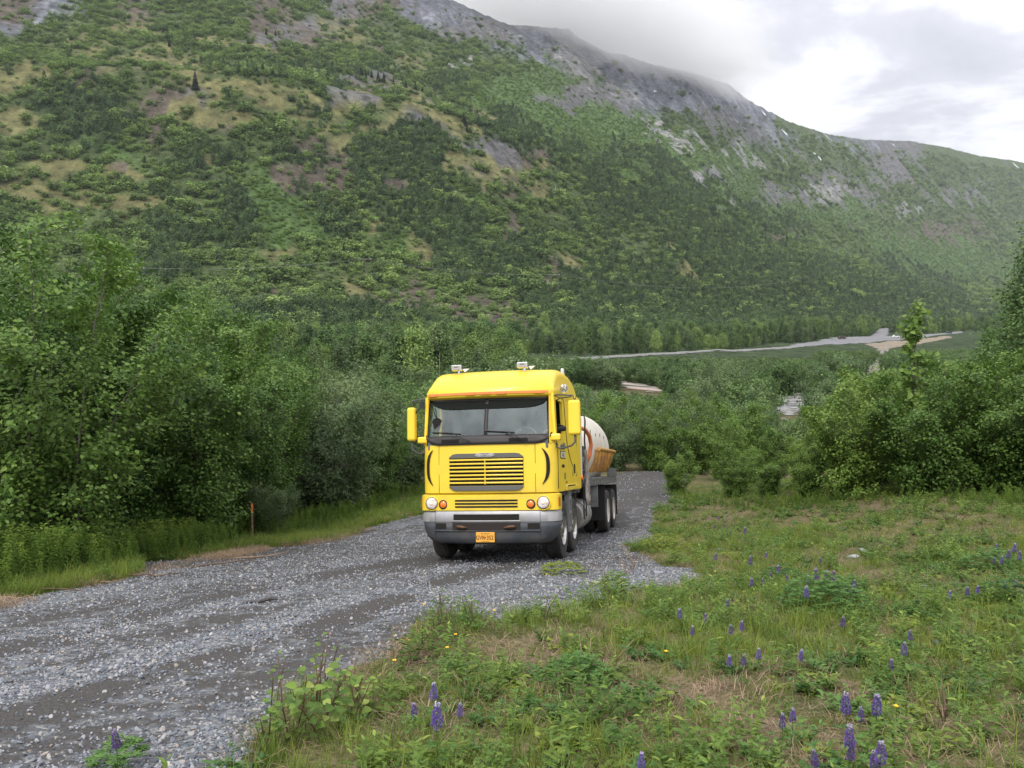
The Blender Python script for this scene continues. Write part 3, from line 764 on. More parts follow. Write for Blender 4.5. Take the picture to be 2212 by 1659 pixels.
    for s in (-1, 1):
        def fy(x):
            a = abs(x); w_, yf, rc, bow = LP
            return yf+bow*(a/(w_-rc))**2 if a <= w_-rc else yf+bow+rc-math.sqrt(max(0, rc*rc-(a-w_+rc)**2))
        y0 = fy(.99)
        h = MB(); h.lathe([(.128, .0), (.126, -.022), (.112, -.026), (.108, -.008), (.10, .0), (.0, .005)], (s*.99, y0-.01, 1.02), 1, 30)
        ho = h.build('headlight', YEL, T, True, auto=40)
        h = MB(); h.lathe([(.112, -.005), (.112, -.024), (.104, -.024), (.104, -.005)], (s*.99, y0-.012, 1.02), 1, 30, cap=False); h.build('bezel', BLACK, ho)
        h = MB(); h.lathe([(.105, -.022), (.085, -.034), (.05, -.043), (.0, -.046)], (s*.99, y0-.012, 1.02), 1, 30); h.build('lens', LM, ho, True)
        h = MB(); h.lathe([(.034, -.046), (.030, -.052), (.0, -.053)], (s*.99, y0-.012, 1.02), 1, 16); h.build('bulb', mat('headlamp_bulb', (.95,.80,.62), .25), ho, True)
        y0 = fy(.78)
        h = MB(); h.lathe([(.082, -.002), (.080, -.014), (.062, -.018), (.062, -.004)], (s*.775, y0-.004, 1.0), 1, 26); ho = h.build('turn_signal', BLACK, T)
        h = MB(); h.lathe([(.062, -.012), (.052, -.022), (.0, -.026)], (s*.775, y0-.004, 1.0), 1, 26); h.build('lens', AMBER, ho, True)
        h = MB(); X = s*1.226; h.box(min(X, X+s*.012), max(X, X+s*.012), .22, .36, .95, 1.11); h.build('side_marker', AMBERD, T, bevel=.03)
    # silver bumper
    BP = (1.22, -.03, .26, .11)
    b1 = MB(); shell(b1, [(.695, (1.205, -.02, .26, .11, .52)), (.71, BP+(.54,)), (.83, BP+(.54,)), (.875, (1.21, -.015, .26, .11, .54)), (.892, (1.18, .02, .26, .11, .54))]); bo = b1.build('bumper', SILV, T, True, auto=40, solid=.02)
    q = MB(); band(q, -.58, .58, .735, .835, BP, off=.013, n=16, th=.004); q.build('bumper_slot', VOID, bo, bevel=.02)
    q = MB(); band(q, -.60, .60, .712, .728, BP, off=.010, n=16, th=.016); q.build('bumper_lip', SILV, bo, bevel=.006)
    for s in (-1, 1): q = MB(); band(q, s*.93-.003, s*.93+.003, .36, .885, BP, off=.010, n=2, th=.003); q.build('bumper_seam', BLACK, bo)
    b2 = MB(); shell(b2, [(.335, (1.00, .04, .26, .12, .42)), (.36, (1.06, .0, .27, .12, .45)), (.45, (1.15, -.03, .28, .12, .50)), (.60, (1.20, -.035, .28, .11, .52)), (.694, (1.212, -.034, .27, .11, .53))])
    b2o = b2.build('lower_bumper', DGREY, T, True, auto=50, solid=.02)
    GP = (1.20, -.035, .28, .11)
    for s in (-1, 1): q = MB(); band(q, min(s*.72, s*.92), max(s*.72, s*.92), .585, .68, GP, off=.012, n=5, th=.004); q.build('bumper_opening', VOID, b2o, bevel=.01)
    q = MB(); band(q, -.60, .60, .565, .69, GP, off=.012, n=16, th=.003); q.build('winch_opening', mat('brown_recess', (.022,.016,.013), .8), b2o, bevel=.02)
    q = MB(); band(q, -.93, .93, .545, .560, GP, off=.010, n=20, th=.018); q.build('bumper_ledge', DGREY, b2o, bevel=.006)
    for s in (-1, 1):
        q = MB(); q.tube([(s*.52, -.02, .625), (s*.48, -.075, .630), (s*.42, -.09, .625), (s*.36, -.075, .612), (s*.33, -.06, .61)], [.016, .022, .024, .018, .010], 8); q.build('tow_hook', RUST, b2o, True)
    # number plate
    q = MB(); q.box(-.165, .165, -.075, -.062, .365, .535); po = q.build('number_plate', PLATE, T, bevel=.008)
    Rx = Matrix.Rotation(R_(90), 4, 'X')
    text_obj('lettering', 'GVK', .098, Matrix.Translation((-.083, -.0762, .440)) @ Rx @ Matrix.Scale(.84, 4, (1, 0, 0)), PLTXT, po, .001, .0015)
    text_obj('lettering', '352', .098, Matrix.Translation((.084, -.0762, .440)) @ Rx @ Matrix.Scale(.84, 4, (1, 0, 0)), PLTXT, po, .001, .0015)
    text_obj('lettering', 'ALASKA', .032, Matrix.Translation((0, -.0762, .510)) @ Rx @ Matrix.Scale(1.3, 4, (1, 0, 0)), PLTXT, po, .001)
    text_obj('lettering', 'THE LAST FRONTIER', .015, Matrix.Translation((0, -.0762, .381)) @ Rx, PLTXT, po, .001)
    q = MB(); q.add([(-.016, -.0765, .432), (.004, -.0765, .428), (.020, -.0765, .442), (.012, -.0765, .458), (-.014, -.0765, .456)], [(0,1,2,3,4)]); q.build('emblem', mat('plate_red', (.35,.03,.02), .5), po)
    # wipers
    for x in (-.68, .30):
        q = MB(); q.tube([(x+.42, -.035, 2.075), (x+.30, -.055, 2.13), (x+.12, -.03, 2.225), (x+.05, -.025, 2.235)], .009, 6)
        wo = q.build('wiper', BLACK, T, True)
        q = MB(); q.tube([(x-.32, wsY(x-.32, 2.25)-.03, 2.262), (x, wsY(x, 2.24)-.035, 2.242), (x+.22, wsY(x+.2, 2.23)-.03, 2.222)], .011, 6); q.build('wiper_blade', BLACK, wo)
    # -- mirrors
    for s, x0, x1, z0, z1, yv, dp in ((1, 1.425, 1.635, 2.16, 2.76, .16, .14), (-1, -1.475, -1.325, 2.12, 2.72, .12, .16)):
        q = MB(); q.box(x0, x1, yv, yv+dp, z0, z1); mo = q.build('side_mirror', YEL, T, bevel=.045); mo.modifiers['bevel'].segments = 4
        q = MB(); q.box(x0+.02, x1-.02, yv+dp-.002, yv+dp+.008, z0+.03, z1-.03); q.build('mirror_glass', mat('mirror', (.6,.62,.65), .05, 1), mo)
        xm = (x0+x1)/2
        for pts_, r_ in (([(s*1.17, .33, 2.86), (s*1.24, .30, 2.87), (xm-s*.02, yv+.07, 2.84), (xm+s*.02, yv+.07, 2.74)], .014), ([(s*1.17, .48, 2.78), (s*1.26, .40, 2.82), (xm-s*.05, yv+.08, 2.82)], .010),
                ([(xm, yv+.07, z0+.02), (xm, yv+.07, z0-.12), (xm-s*.06, yv+.07, z0-.18), (s*1.27, .24, z0-.23), (s*1.21, .28, z0-.20), (s*1.19, .30, z0-.10)], .017)):
            q = MB(); q.tube(pts_, r_, 8); q.build('mirror_arm', DGREY, mo, True)
        q = MB(); q.box(min(s*1.12, s*1.29), max(s*1.12, s*1.29), .16, .34, 2.075, 2.19); q.build('mirror_bracket', YEL, mo, bevel=.025)
    q = MB(); q.tube([(-1.17, .22, 2.80), (-1.30, .20, 2.66), (-1.34, .2, 2.60)], .012, 6); q.box(-1.25, -1.18, .18, .24, 2.70, 2.83); q.build('mirror_strut', BLACK, T)
    # -- roof lights, beacon, horns, aerial
    for x in (-.68, .55):
        zz = 3.37; q = MB(); q.box(x-.095, x+.095, .58, .70, zz+.035, zz+.135); lo = q.build('roof_light', CHROME, T, bevel=.012)
        q = MB(); q.box(x-.080, x+.080, .570, .580, zz+.046, zz+.124); q.build('lens', mat('frosted_lens', (.40,.39,.37), .3), lo)
        q = MB(); q.box(x-.04, x+.04, .565, .570, zz+.088, zz+.100); q.build('lens_mark', MGREY, lo)
        q = MB(); q.tube([(x+.03, .65, zz-.02), (x+.03, .65, zz+.05)], .02, 8); q.build('light_bracket', CHROME, lo)
        q = MB(); q.prism([(x+.11, zz+.06), (x+.235, zz+.065), (x+.15, zz+.0)], 1, .62, .64); q.build('side_deflector', PWHITE, lo)
    q = MB(); q.lathe([(.045, 0), (.045, .03), (.036, .035), (.036, .11), (.028, .125), (0, .128)], (1.02, 2.15, 3.42), 2, 16); bo_ = q.build('beacon', mat('clear_beacon', (.55,.57,.55), .15, .3), T, True, auto=30)
    q = MB(); q.lathe([(.05, 0), (.05, .025), (.0, .025)], (1.02, 2.15, 3.395), 2, 16); q.build('beacon_base', BLACK, bo_)
    for s in (1, -1):
        q = MB(); X = s*1.215
        q.tube([(X, .62, 3.0), (X, .95, 3.0), (X+s*.01, 1.05, 3.01)], [.008, .012, .02], 10)
        q.lathe([(.015, .20), (.03, .08), (.055, .02), (.075, .0), (.07, .0), (.045, .04), (.0, .10)], (X+s*.02, .98, 3.04), 1, 20)
        q.build('air_horn', CHROME, T, True, auto=50)
    q = MB(); q.tube([(-1.19, 1.2, 2.9), (-1.21, 1.25, 3.85)], [.004, .002], 5); q.build('aerial', GALV, T)
    # -- inside the cab
    inr = MB(); inr.box(-1.12, 1.12, .24, 3.05, 1.9, 1.94); inr.box(-1.1, 1.1, 1.75, 1.79, 1.94, 2.86)
    inr.build('interior_panel', mat('cab_lining', (.10,.11,.115), .9), T)
    q = MB(); q.prism([(.12, 1.94), (.12, 2.12), (.38, 2.14), (.55, 2.05), (.55, 1.94)], 0, -1.08, 1.08); dso = q.build('dashboard', mat('dash_grey', (.13,.14,.145), .8), T, bevel=.02)
    q = MB(); q.box(-.42, -.12, .14, .28, 2.125, 2.20); q.build('paper_sheet', mat('pale_cyan_paper', (.45,.75,.72), .8), dso)
    q = MB(); q.prism([(x, 2.92-0*x) for x in (-1.05, 1.05)]+[(x, 2.66+.13*abs(x/1.05)**6) for x in np.linspace(1.05, -1.05, 15)], 1, .30, .32); q.build('header_panel', VOID, T)
    for x in (-.62, .62):
        q = MB(); q.box(x-.25, x+.25, .95, 1.40, 1.94, 2.06); q.box(x-.25, x+.25, 1.38, 1.52, 2.0, 2.62); q.box(x-.14, x+.14, 1.40, 1.50, 2.64, 2.82); q.build('seat', mat('seat_fabric', (.07,.075,.08), .95), T, bevel=.03)
    q = MB(); n = 28; pts = [(.60+.21*math.cos(2*math.pi*i/n), .52+.05*math.sin(2*math.pi*i/n), 2.14+.19*math.sin(2*math.pi*i/n)) for i in range(n+1)]
    q.tube(pts, .016, 6); q.tube([(.41, .52, 2.14), (.60, .56, 2.10), (.79, .52, 2.14)], .014, 6); q.tube([(.60, .56, 2.10), (.60, .50, 1.95)], .03, 6); q.build('steering_wheel', mat('wheel_grey', (.35,.37,.37), .5), T)
    q = MB(); pts = [(-.92+.095*math.cos(a)*(1.0 if math.sin(a) > 0 else .75-.25*math.sin(a)*0), 2.43+.12*math.sin(a)*(.75 if math.sin(a) > 0 else 1.25)) for a in np.linspace(0, 2*math.pi, 22)[:-1]]
    q.prism(pts, 1, .155, .185); fm = q.build('spot_mirror', VOID, T, bevel=.01)
    q = MB(); q.tube([(-.94, .19, 2.52), (-1.0, .2, 2.68), (-1.06, .22, 2.80)], .008, 6); q.build('spot_mirror_arm', VOID, fm)
    # -- markings on the door
    Ms = lambda y, z: Matrix.Translation((1.2125, y, z)) @ Matrix.Rotation(R_(90), 4, 'Z') @ Matrix.Rotation(R_(90), 4, 'X')
    blue = mat('decal_blue', (.05,.10,.25), .5)
    q = MB(); q.box(1.2085, 1.2105, .62, 1.15, 1.77, 1.905); dk = q.build('door_sign', BLACK, T)
    q = MB(); q.box(1.2106, 1.2120, .64, 1.13, 1.785, 1.89); q.build('sign_field', mat('decal_pale', (.62,.60,.42), .5), dk)
    text_obj('lettering', 'ARR', .17, Ms(.98, 1.99), blue, dk, .0005, .004)
    text_obj('lettering', 'ARR', .10, Ms(.88, 1.835), blue, dk, .0005, .002)
    q = MB(); q.tube([(1.211, .60, 1.93), (1.211, .70, 2.02), (1.211, .80, 1.93)], .008, 4); q.build('sign_mark', blue, dk)
    for (ya, yb_, za, zb) in ((.76, .80, 1.61, 1.665), (.82, .88, 1.61, 1.665), (.90, .94, 1.61, 1.665), (.96, 1.02, 1.61, 1.665), (1.20, 1.23, 1.325, 1.365), (1.25, 1.29, 1.325, 1.365)): q = MB(); q.box(1.2085, 1.2105, ya, yb_, za, zb); q.build('sign_mark', BLACK, dk)
    # -- chassis
    ch = MB()
    for x in (-.43, .43): ch.box(x-.05, x+.05, .45, 9.6, .72, 1.0)
    ch.box(-.6, .6, .5, 2.6, .55, 1.15); ch.box(-1.0, 1.0, .55, 2.9, 1.08, 1.17)
    for y in (1.05, 2.30): ch.box(-.95, .95, y-.07, y+.07, .45, .58)
    for y in (7.70, 9.04): ch.box(-.9, .9, y-.09, y+.09, .42, .62); ch.lathe([(.0, -.2), (.2, -.1), (.2, .1), (.0, .2)], (0, y, .52), 1, 12)
    ch.box(-1.05, 1.05, 3.25, 3.4, .62, 1.2)
    ch.build('chassis', FRAME, T)
    for y in (1.05, 2.30):
        for s in (1, -1): wheel(T, s*1.03, y, s, 'alloy', 0)
    for y in (7.70, 9.04):
        for s in (1, -1): wheel(T, s*1.08, y, s, 'white'); wheel(T, s*.74, y, s, 'white')
    for s in (1, -1):
        q = MB(); y0 = 1.62
        x0, x1 = (1.10, 1.20) if s > 0 else (-1.20, -1.10)
        q.box(x0, x1, y0-.07, y0-.045, .42, 1.19); q.box(x0, x1, y0+.14, y0+.165, .42, 1.19)
        for z in (.45, .75, 1.02): q.box(x0, x1, y0-.045, y0+.14, z, z+.05)
        q.build('boarding_ladder', GALV, T, bevel=.005)
    # wheel arch liners
    for s in (-1, 1): q = MB(); q.box(min(s*.84, s*1.17), max(s*.84, s*1.17), .56, 2.95, 1.12, 1.16); q.build('arch_liner', FRAME, T)
    for s in (1, -1):
        q = MB(); q.lathe([(.0, 0), (.28, .0), (.31, .03), (.31, 1.35), (.28, 1.38), (.0, 1.38)], (s*.88, 3.35, .62), 1, 32); ft = q.build('fuel_tank', mat('tank_alu', (.48,.46,.42), .45, .5, c2=(.28,.26,.24), scale=3), T, True, auto=40)
        for y in (3.75, 4.35):
            q = MB(); q.lathe([(.312, 0), (.325, 0), (.325, .06), (.312, .06)], (s*.88, y, .62), 1, 32); q.build('tank_strap', GALV, ft)
        q = MB(); q.tube([(s*1.22, 3.30, 1.3), (s*1.22, 3.30, .55)], .016, 6); q.tube([(s*1.22, 3.62, 1.2), (s*1.22, 3.62, .6)], .016, 6); q.build('grab_rail', BLACK, ft)
        q = MB(); x0, x1 = (1.0, 1.2) if s > 0 else (-1.2, -1.0); q.box(x0, x1, 5.75, 5.78, .70, 1.22); q.build('hanger_plate', GALV, T)
        for y in (6.95, 9.80): q = MB(); q.box(min(s*.6, s*1.22), max(s*.6, s*1.22), y, y+.02, .32, 1.15); q.build('mud_flap', BLACK, T)
    # deck
    q = MB(); q.box(-1.22, 1.22, 3.36, 9.85, 1.21, 1.38); dko = q.build('deck', DECK, T, bevel=.01)
    for s in (-1, 1):
        q = MB(); q.box(min(s*1.17, s*1.226), max(s*1.17, s*1.226), 8.0, 9.85, 1.385, 1.60); q.build('side_board', DECK, dko, bevel=.006)
        for k in range(9):
            y = 3.9+k*.62; q = MB(); q.box(min(s*1.221, s*1.232), max(s*1.221, s*1.232), y, y+.06, 1.235, 1.30); q.build('stake_pocket', GALV, dko)
    # headache panel, exhaust and lagged pipe behind the cab
    q = MB(); q.box(-1.18, 1.19, 3.27, 3.42, 1.40, 2.66); q.build('cab_guard', PWHITE, T, bevel=.01)
    q = MB(); n = 15; q.tube([(1.02, 3.50, z) for z in np.linspace(1.1, 2.62, n)], [.085+.012*((i*37 % 5)/4-.5) for i in range(n)], 12); q.build('exhaust_stack', mat('lagging', (.48,.47,.44), .9, c2=(.3,.28,.26), scale=12, bump=.6, bscale=20), T, True)
    q = MB(); q.tube([(1.05, 3.75, 2.72), (1.20, 3.75, 2.72), (1.22, 3.75, 2.6), (1.20, 3.75, 2.2), (1.22, 3.75, 1.55), (1.12, 3.75, 1.52)], .018, 8); q.build('guard_rail', BLACK, T)
    # pump engine
    q = MB(); q.box(.50, 1.05, 4.15, 4.75, 1.40, 2.10); eo = q.build('pump_engine', FRAME, T, bevel=.03)
    q = MB(); q.lathe([(0, 0), (.16, 0), (.17, .04), (.17, .17), (.12, .20), (0, .20)], (.82, 4.4, 2.14), 2, 20); q.build('air_filter', BLACK, eo, True, auto=40)
    q = MB(); q.lathe([(0, 0), (.10, 0), (.10, .06), (.03, .07), (0, .07)], (1.05, 4.45, 1.75), 0, 20); q.tube([(1.08, 4.3, 1.55), (1.12, 4.4, 1.48), (1.08, 4.55, 1.55)], .02, 6); q.build('pulley', GALV, eo)
    q = MB(); pts = [(.90, 4.15, 2.50), (1.0, 4.35, 2.50), (1.10, 4.65, 2.45), (1.15, 4.9, 2.32), (1.17, 5.0, 2.12), (1.13, 5.0, 1.9), (1.05, 4.95, 1.72)]
    q.tube(pts, .045, 12); q.build('hose', HOSE, T, True)
    # tank: lies along the bed with a domed front
    q = MB(); TR = 1.02; zc = 2.10; prof = [(0, 0), (.28, .02), (.55, .09), (.75, .20), (.92, .34), (1.01, .5), (TR, .74), (TR, 4.6), (1.0, 4.8), (.88, 5.0), (.6, 5.15), (.3, 5.22), (0, 5.23)]
    q.lathe(prof, (0.07, 4.75, zc), 1, 56); to = q.build('tank', WHITE, T, True, auto=60)
    for (y, z, l) in ((5.9, 2.40, .22), (6.8, 2.36, .20), (7.7, 2.38, .22), (8.5, 2.36, .18)):
        q = MB(); a = math.asin((z-zc)/TR); q.box(.06+TR*math.cos(a)-.004, .06+TR*math.cos(a)+.004+.006, y-.012, y+.012, z-l/2, z+l/2)
        q.build('drip_stain', mat('black_stain', (.06,.055,.05), .8), to)
    q = MB(); q.lathe([(.30, -.12), (.30, .16), (.27, .18), (0, .18)], (.12, 5.75, zc+TR), 2, 28); q.build('manway', WHITE, to, True, auto=40)
    GR = mat('green_pipe', (.02,.06,.055), .4)
    q = MB(); z0 = zc+TR+.16; q.tube([(.10, 5.8, z0-.1), (.10, 5.8, z0+.34), (.14, 5.8, z0+.40), (.38, 5.8, z0+.40), (.42, 5.8, z0+.34), (.42, 5.8, z0-.25)], .05, 10); q.build('vent_pipe', GR, to, True)
    q = MB(); q.lathe([(.06, 0), (.06, .12), (.085, .12), (.085, .16), (0, .16)], (-.18, 5.6, z0-.02), 2, 14); q.lathe([(.05, 0), (.05, .09), (0, .09)], (-.06, 5.5, z0), 2, 12); q.build('valve', DGREY, to, True, auto=40)
    q = MB(); q.prism([(-.45, 2.98), (-.30, 3.22), (-.22, 3.22), (-.20, 2.98)], 1, 4.98, 5.10); q.build('lifting_lug', ORANGE, to, bevel=.01)
    # orange cradle: top rails, slanting ribs, side plates, base beams
    co = MB(); co.box(-.80, .80, 4.70, 9.7, 1.385, 1.50)
    coo = co.build('tank_cradle', ORANGE, T, bevel=.01)
    for s in (-1, 1):
        q = MB(); q.tube([(s*1.19, 6.25, 2.06), (s*1.19, 9.75, 2.06)], .045, 10); q.build('cradle_rail', ORANGE, coo, True, auto=50)
        for k in range(6):
            y = 6.35+k*.66; q = MB()
            a = [(s*1.20, 2.03), (s*1.08, 2.03), (s*1.0, 1.80), (s*.90, 1.62), (s*.82, 1.505), (s*.98, 1.505), (s*1.07, 1.68), (s*1.13, 1.86)]
            q.prism(a, 1, y-.035, y+.035); q.build('cradle_rib', ORANGE, coo)
        q = MB(); rows = [[(s*x, y, z) for y in (4.95, 9.6)] for x, z in ((.97, 1.80), (.90, 1.64), (.80, 1.51))]; q.grid(rows)
        q.grid([[(s*x, y, z) for y in (6.2, 9.7)] for x, z in ((1.08, 2.04), (1.06, 1.95), (.98, 1.80))]); q.build('cradle_plate', ORANGE, coo, solid=.02)
        q = MB(); q.prism([(s*.5, 1.505), (s*.96, 1.505), (s*1.0, 1.72), (s*.86, 1.80), (s*.70, 1.66)], 1, 4.72, 4.78); q.build('cradle_gusset', ORANGE, coo)
    # clearance lamp
    q = MB(); q.lathe([(.05, 0), (.045, .03), (.0, .045)], (1.20, 3.12, 1.41), 0, 16); q.build('clearance_lamp', AMBER, T, True)
    # ragged canvas hanging off the front corner of the deck (tied there, a thing of its own)
    q = MB(); rr = np.random.default_rng(4); n = 12; mrows = []
    for i in range(14):
        t = i/13; z = 1.98-1.0*t; row = []
        for j in range(n):
            k = j/(n-1); bot = (1 if i < 9 else 1-.25*(i-9)/4*(1+math.sin(k*9)))
            row.append((1.235+.03*math.sin(k*14+t*5)+.01*rr.random()+.03*t, 3.40+.05*math.sin(t*3)+k*(.16+.42*t**1.5)*(.9 if i < 10 else bot)+.01*rr.random(), z+(0 if i < 10 else -.16*(i-9)/4*math.sin(k*11)*1.0)))
        mrows.append(row)
    q.grid(mrows); cl = q.build('canvas_rag', CLOTH, None, True, solid=.006); cl.matrix_world = TRUCK_M
    tag(cl, 'ragged pale canvas strip hanging behind the yellow cab at the corner of the truck bed', 'canvas')
    return T

def skin_body(name, nodes, edges, matl, parent=None, sub=2, root=0):
    """nodes: (x,y,z,r)"""
    me = bpy.data.meshes.new(name); me.from_pydata([n[:3] for n in nodes], edges, []); me.materials.append(matl)
    o = bpy.data.objects.new(name, me); COL.objects.link(o); o.parent = parent
    sk = o.modifiers.new('skin', 'SKIN'); sk.use_smooth_shade = True
    for i, n in enumerate(nodes):
        v = me.skin_vertices[0].data[i] if len(me.skin_vertices) else None
        if v: v.radius = (n[3], n[3]*(n[4] if len(n) > 4 else 1)); v.use_root = (i == root)
    s = o.modifiers.new('sub', 'SUBSURF'); s.levels = sub; s.render_levels = sub
    return o
def ensure_skin(me):
    import bmesh
    bm = bmesh.new(); bm.from_mesh(me); bm.verts.layers.skin.verify(); bm.to_mesh(me); bm.free()

def build_driver():
    P = empty('person'); P.matrix_world = TRUCK_M
    tag(P, 'driver in black jacket and red cap at the wheel, elbow out of the window', 'person')
    N_ = [(.62,1.22,2.10,.15,.8),(.62,1.22,2.28,.155,.75),(.62,1.21,2.44,.16,.7),(.62,1.20,2.52,.06),(.62,1.17,2.60,.055),
          (.84,1.20,2.46,.075),(1.06,1.04,2.36,.060),(1.27,.74,2.30,.052),(1.19,.56,2.28,.045),(1.08,.42,2.265,.036),
          (.42,1.20,2.46,.075),(.36,1.02,2.26,.058),(.44,.80,2.20,.048),(.50,.60,2.26,.036),
          (.72,1.1,2.08,.095),(.74,.72,2.08,.075),(.76,.66,1.98,.06),(.52,1.1,2.08,.095),(.50,.72,2.08,.075),(.48,.66,1.98,.06)]
    E_ = [(0,1),(1,2),(2,3),(3,4),(2,5),(5,6),(6,7),(7,8),(8,9),(2,10),(10,11),(11,12),(12,13),(0,14),(14,15),(15,16),(0,17),(17,18),(18,19)]
    def mk(name, nodes, edges, matl, sub=2):
        me = bpy.data.meshes.new(name); me.from_pydata([n[:3] for n in nodes], edges, []); me.materials.append(matl); ensure_skin(me)
        for i, n in enumerate(nodes):
            v = me.skin_vertices[0].data[i]; v.radius = (n[3], n[3]*(n[4] if len(n) > 4 else 1)); v.use_root = i == 0
        o = bpy.data.objects.new(name, me); COL.objects.link(o); o.parent = P
        sk = o.modifiers.new('skin', 'SKIN'); sk.use_smooth_shade = True
        s = o.modifiers.new('sub', 'SUBSURF'); s.levels = sub; s.render_levels = sub
        return o
    mk('jacket', N_, E_, SLEEVE)
    # head with face, hands with fingers
    hd = MB(); cx_, cy_, cz_ = .62, 1.14, 2.70; rows = []
    for i in range(15):
        th = math.pi*i/14; row = []
        for j in range(25):
            ph = 2*math.pi*j/24; r = 1.0
            X = .077*math.sin(th)*math.sin(ph); Y = -.098*math.sin(th)*math.cos(ph); Z = .118*math.cos(th)
            if Z < 0: X *= 1-.28*(-Z/.118); Y = Y*(1-.12*(-Z/.118))
            f = math.exp(-((ph if ph < math.pi else 2*math.pi-ph)/.17)**2)
            Y -= .024*f*math.exp(-((Z+.018)/.022)**2)                  # nose
            Y -= .006*f*math.exp(-((Z+.055)/.010)**2)                  # lips
            for e in (-.032, .032): Y += .010*math.exp(-((X-e)/.014)**2-((Z-.008)/.010)**2)*(1 if Y < 0 else 0)
            row.append((cx_+X, cy_+Y, cz_+Z))
        rows.append(row)
    hd.grid(rows)
    for s in (-1, 1): hd.lathe([(.0, s*.012), (.018, s*.010), (.02, 0)], (cx_+s*.076, cy_+.01, cz_-.01), 0, 10)
    hd.build('head', SKIN, P, True)
    for s in (-.032, .032): ey = MB(); ey.lathe([(.0, -.004), (.008, 0), (.0, .004)], (cx_+s, cy_-.086, cz_+.008), 1, 8); ey.build('eye', BLACK, P)
    cp = MB(); cp.lathe([(.092, 0), (.092, .03), (.075, .075), (.04, .10), (0, .105)], (cx_, cy_+.01, cz_+.035), 2, 20)
    cp.prism([(cx_-.07, cy_-.06), (cx_-.055, cy_-.155), (cx_+.055, cy_-.155), (cx_+.07, cy_-.06)], 2, cz_+.035, cz_+.045); cp.build('cap', mat('red_cap', (.45,.06,.05), .9), P, True, auto=40)
    for side, (hx, hy, hz_), d in (('r', (1.07,.41,2.262), (-.75,-.62,-.12)), ('l', (.50,.59,2.265), (.1,-.9,.25))):
        d = Vector(d).normalized(); up = Vector((0,0,1)); sd_ = d.cross(up).normalized(); up = sd_.cross(d); o_ = Vector((hx, hy, hz_))
        nodes = [tuple(o_)+(.024,.8), tuple(o_+d*.045)+(.036,.5), tuple(o_+d*.085)+(.036,.45)]; edges = [(0,1),(1,2)]
        for k, (off, ln) in enumerate(((-.030,.062),(-.011,.074),(.010,.070),(.029,.055))):
            b = len(nodes); p0 = o_+d*.088+sd_*off
            nodes += [tuple(p0)+(.010,), tuple(p0+d*ln*.55-up*.012)+(.009,), tuple(p0+d*ln*.85-up*.040)+(.0075,)]
            edges += [(2, b), (b, b+1), (b+1, b+2)]
        b = len(nodes); p0 = o_+d*.03-sd_*.03; nodes += [tuple(p0-sd_*.012)+(.012,), tuple(p0+d*.03-sd_*.028-up*.008)+(.010,), tuple(p0+d*.055-sd_*.03-up*.02)+(.009,)]
        edges += [(1, b), (b, b+1), (b+1, b+2)]
        mk('hand', nodes, edges, SKIN, 1)
    return P
build_truck(); build_driver()
# ---------------------------------------------------------------- vegetation kit
def leaves(P, D, Nn, S, wid=.62, fold=.18, droop=.12, tip=1.0):
    """one pointed, folded leaf per point: 6 corners, two faces; P base, D direction, Nn face normal, S length"""
    D = D/np.linalg.norm(D, axis=1, keepdims=True)
    W = np.cross(D, Nn); W /= np.linalg.norm(W, axis=1, keepdims=True)+1e-9
    U = np.cross(W, D); S = S[:, None]; w = wid*.5
    c = [(0, 0, 0), (w*.95, .30, fold*w), (w*.80, .66, fold*w*.6), (0, tip, -droop), (-w*.80, .66, fold*w*.6), (-w*.95, .30, fold*w)]
    V = np.stack([P+W*(a*S)+D*(b*S)+U*(h*S) for a, b, h in c], 1)
    n = len(P); base = (np.arange(n)*6)[:, None]
    F = np.concatenate([base+np.array([[0, 1, 2, 3]]), base+np.array([[0, 3, 4, 5]])], 1).reshape(-1, 4)
    return V.reshape(-1, 3), F
def unit(v): return v/(np.linalg.norm(v, axis=-1, keepdims=True)+1e-9)
def mesh_only(name, V, F, m, tint=None):
    o = np_mesh(name, V, F, m, {'tint': tint} if tint is not None else None, link=False)
    me = o.data; bpy.data.objects.remove(o); return me
BARK = mat('grey_bark', (.10,.085,.070), .9, c2=(.17,.15,.13), scale=9, bump=.4)
TWIG = mat('brown_twig', (.085,.052,.032), .9, c2=(.16,.11,.07), scale=14)
PALEBARK = mat('pale_bark', (.30,.29,.26), .85, c2=(.20,.19,.17), scale=6)
L_ALDER = leaf_mat('alder_leaf', (0.062,0.133,0.027), (0.149,0.263,0.047), (0.246,0.340,0.075), .30, .48)
L_RIGHT = leaf_mat('balsam_leaf', (0.083,0.158,0.030), (0.196,0.315,0.055), (0.327,0.403,0.098), .34, .5)
L_WILLOW = leaf_mat('willow_leaf', (0.086,0.146,0.058), (0.166,0.239,0.093), (0.238,0.295,0.142), .28, .6)
L_FAR = leaf_mat('birch_foliage', (0.072,0.141,0.050), (0.153,0.247,0.071), (0.231,0.313,0.116), .30, .7, .30)
L_HILL = leaf_mat('hill_shrub_foliage', (0.127,0.209,0.063), (0.243,0.353,0.090), None, .20, .8, .45)
L_HTREE = leaf_mat('hill_tree_foliage', (0.062,0.115,0.046), (0.120,0.188,0.069), None, .20, .8, .42)
L_SPRUCE = leaf_mat('spruce_needles', (0.016,0.039,0.021), (0.036,0.068,0.034), None, .0, .8, .15)
L_WEED = leaf_mat('fireweed_leaf', (0.089,0.171,0.031), (0.172,0.275,0.048), (0.270,0.357,0.067), .34, .5)
L_LUP = leaf_mat('lupine_leaf', (0.065,0.153,0.038), (0.131,0.256,0.059), None, .3, .6)
L_GRASS = leaf_mat('grass_blade', (0.108,0.177,0.024), (0.198,0.262,0.038), (0.336,0.302,0.070), .3, .6, .3)
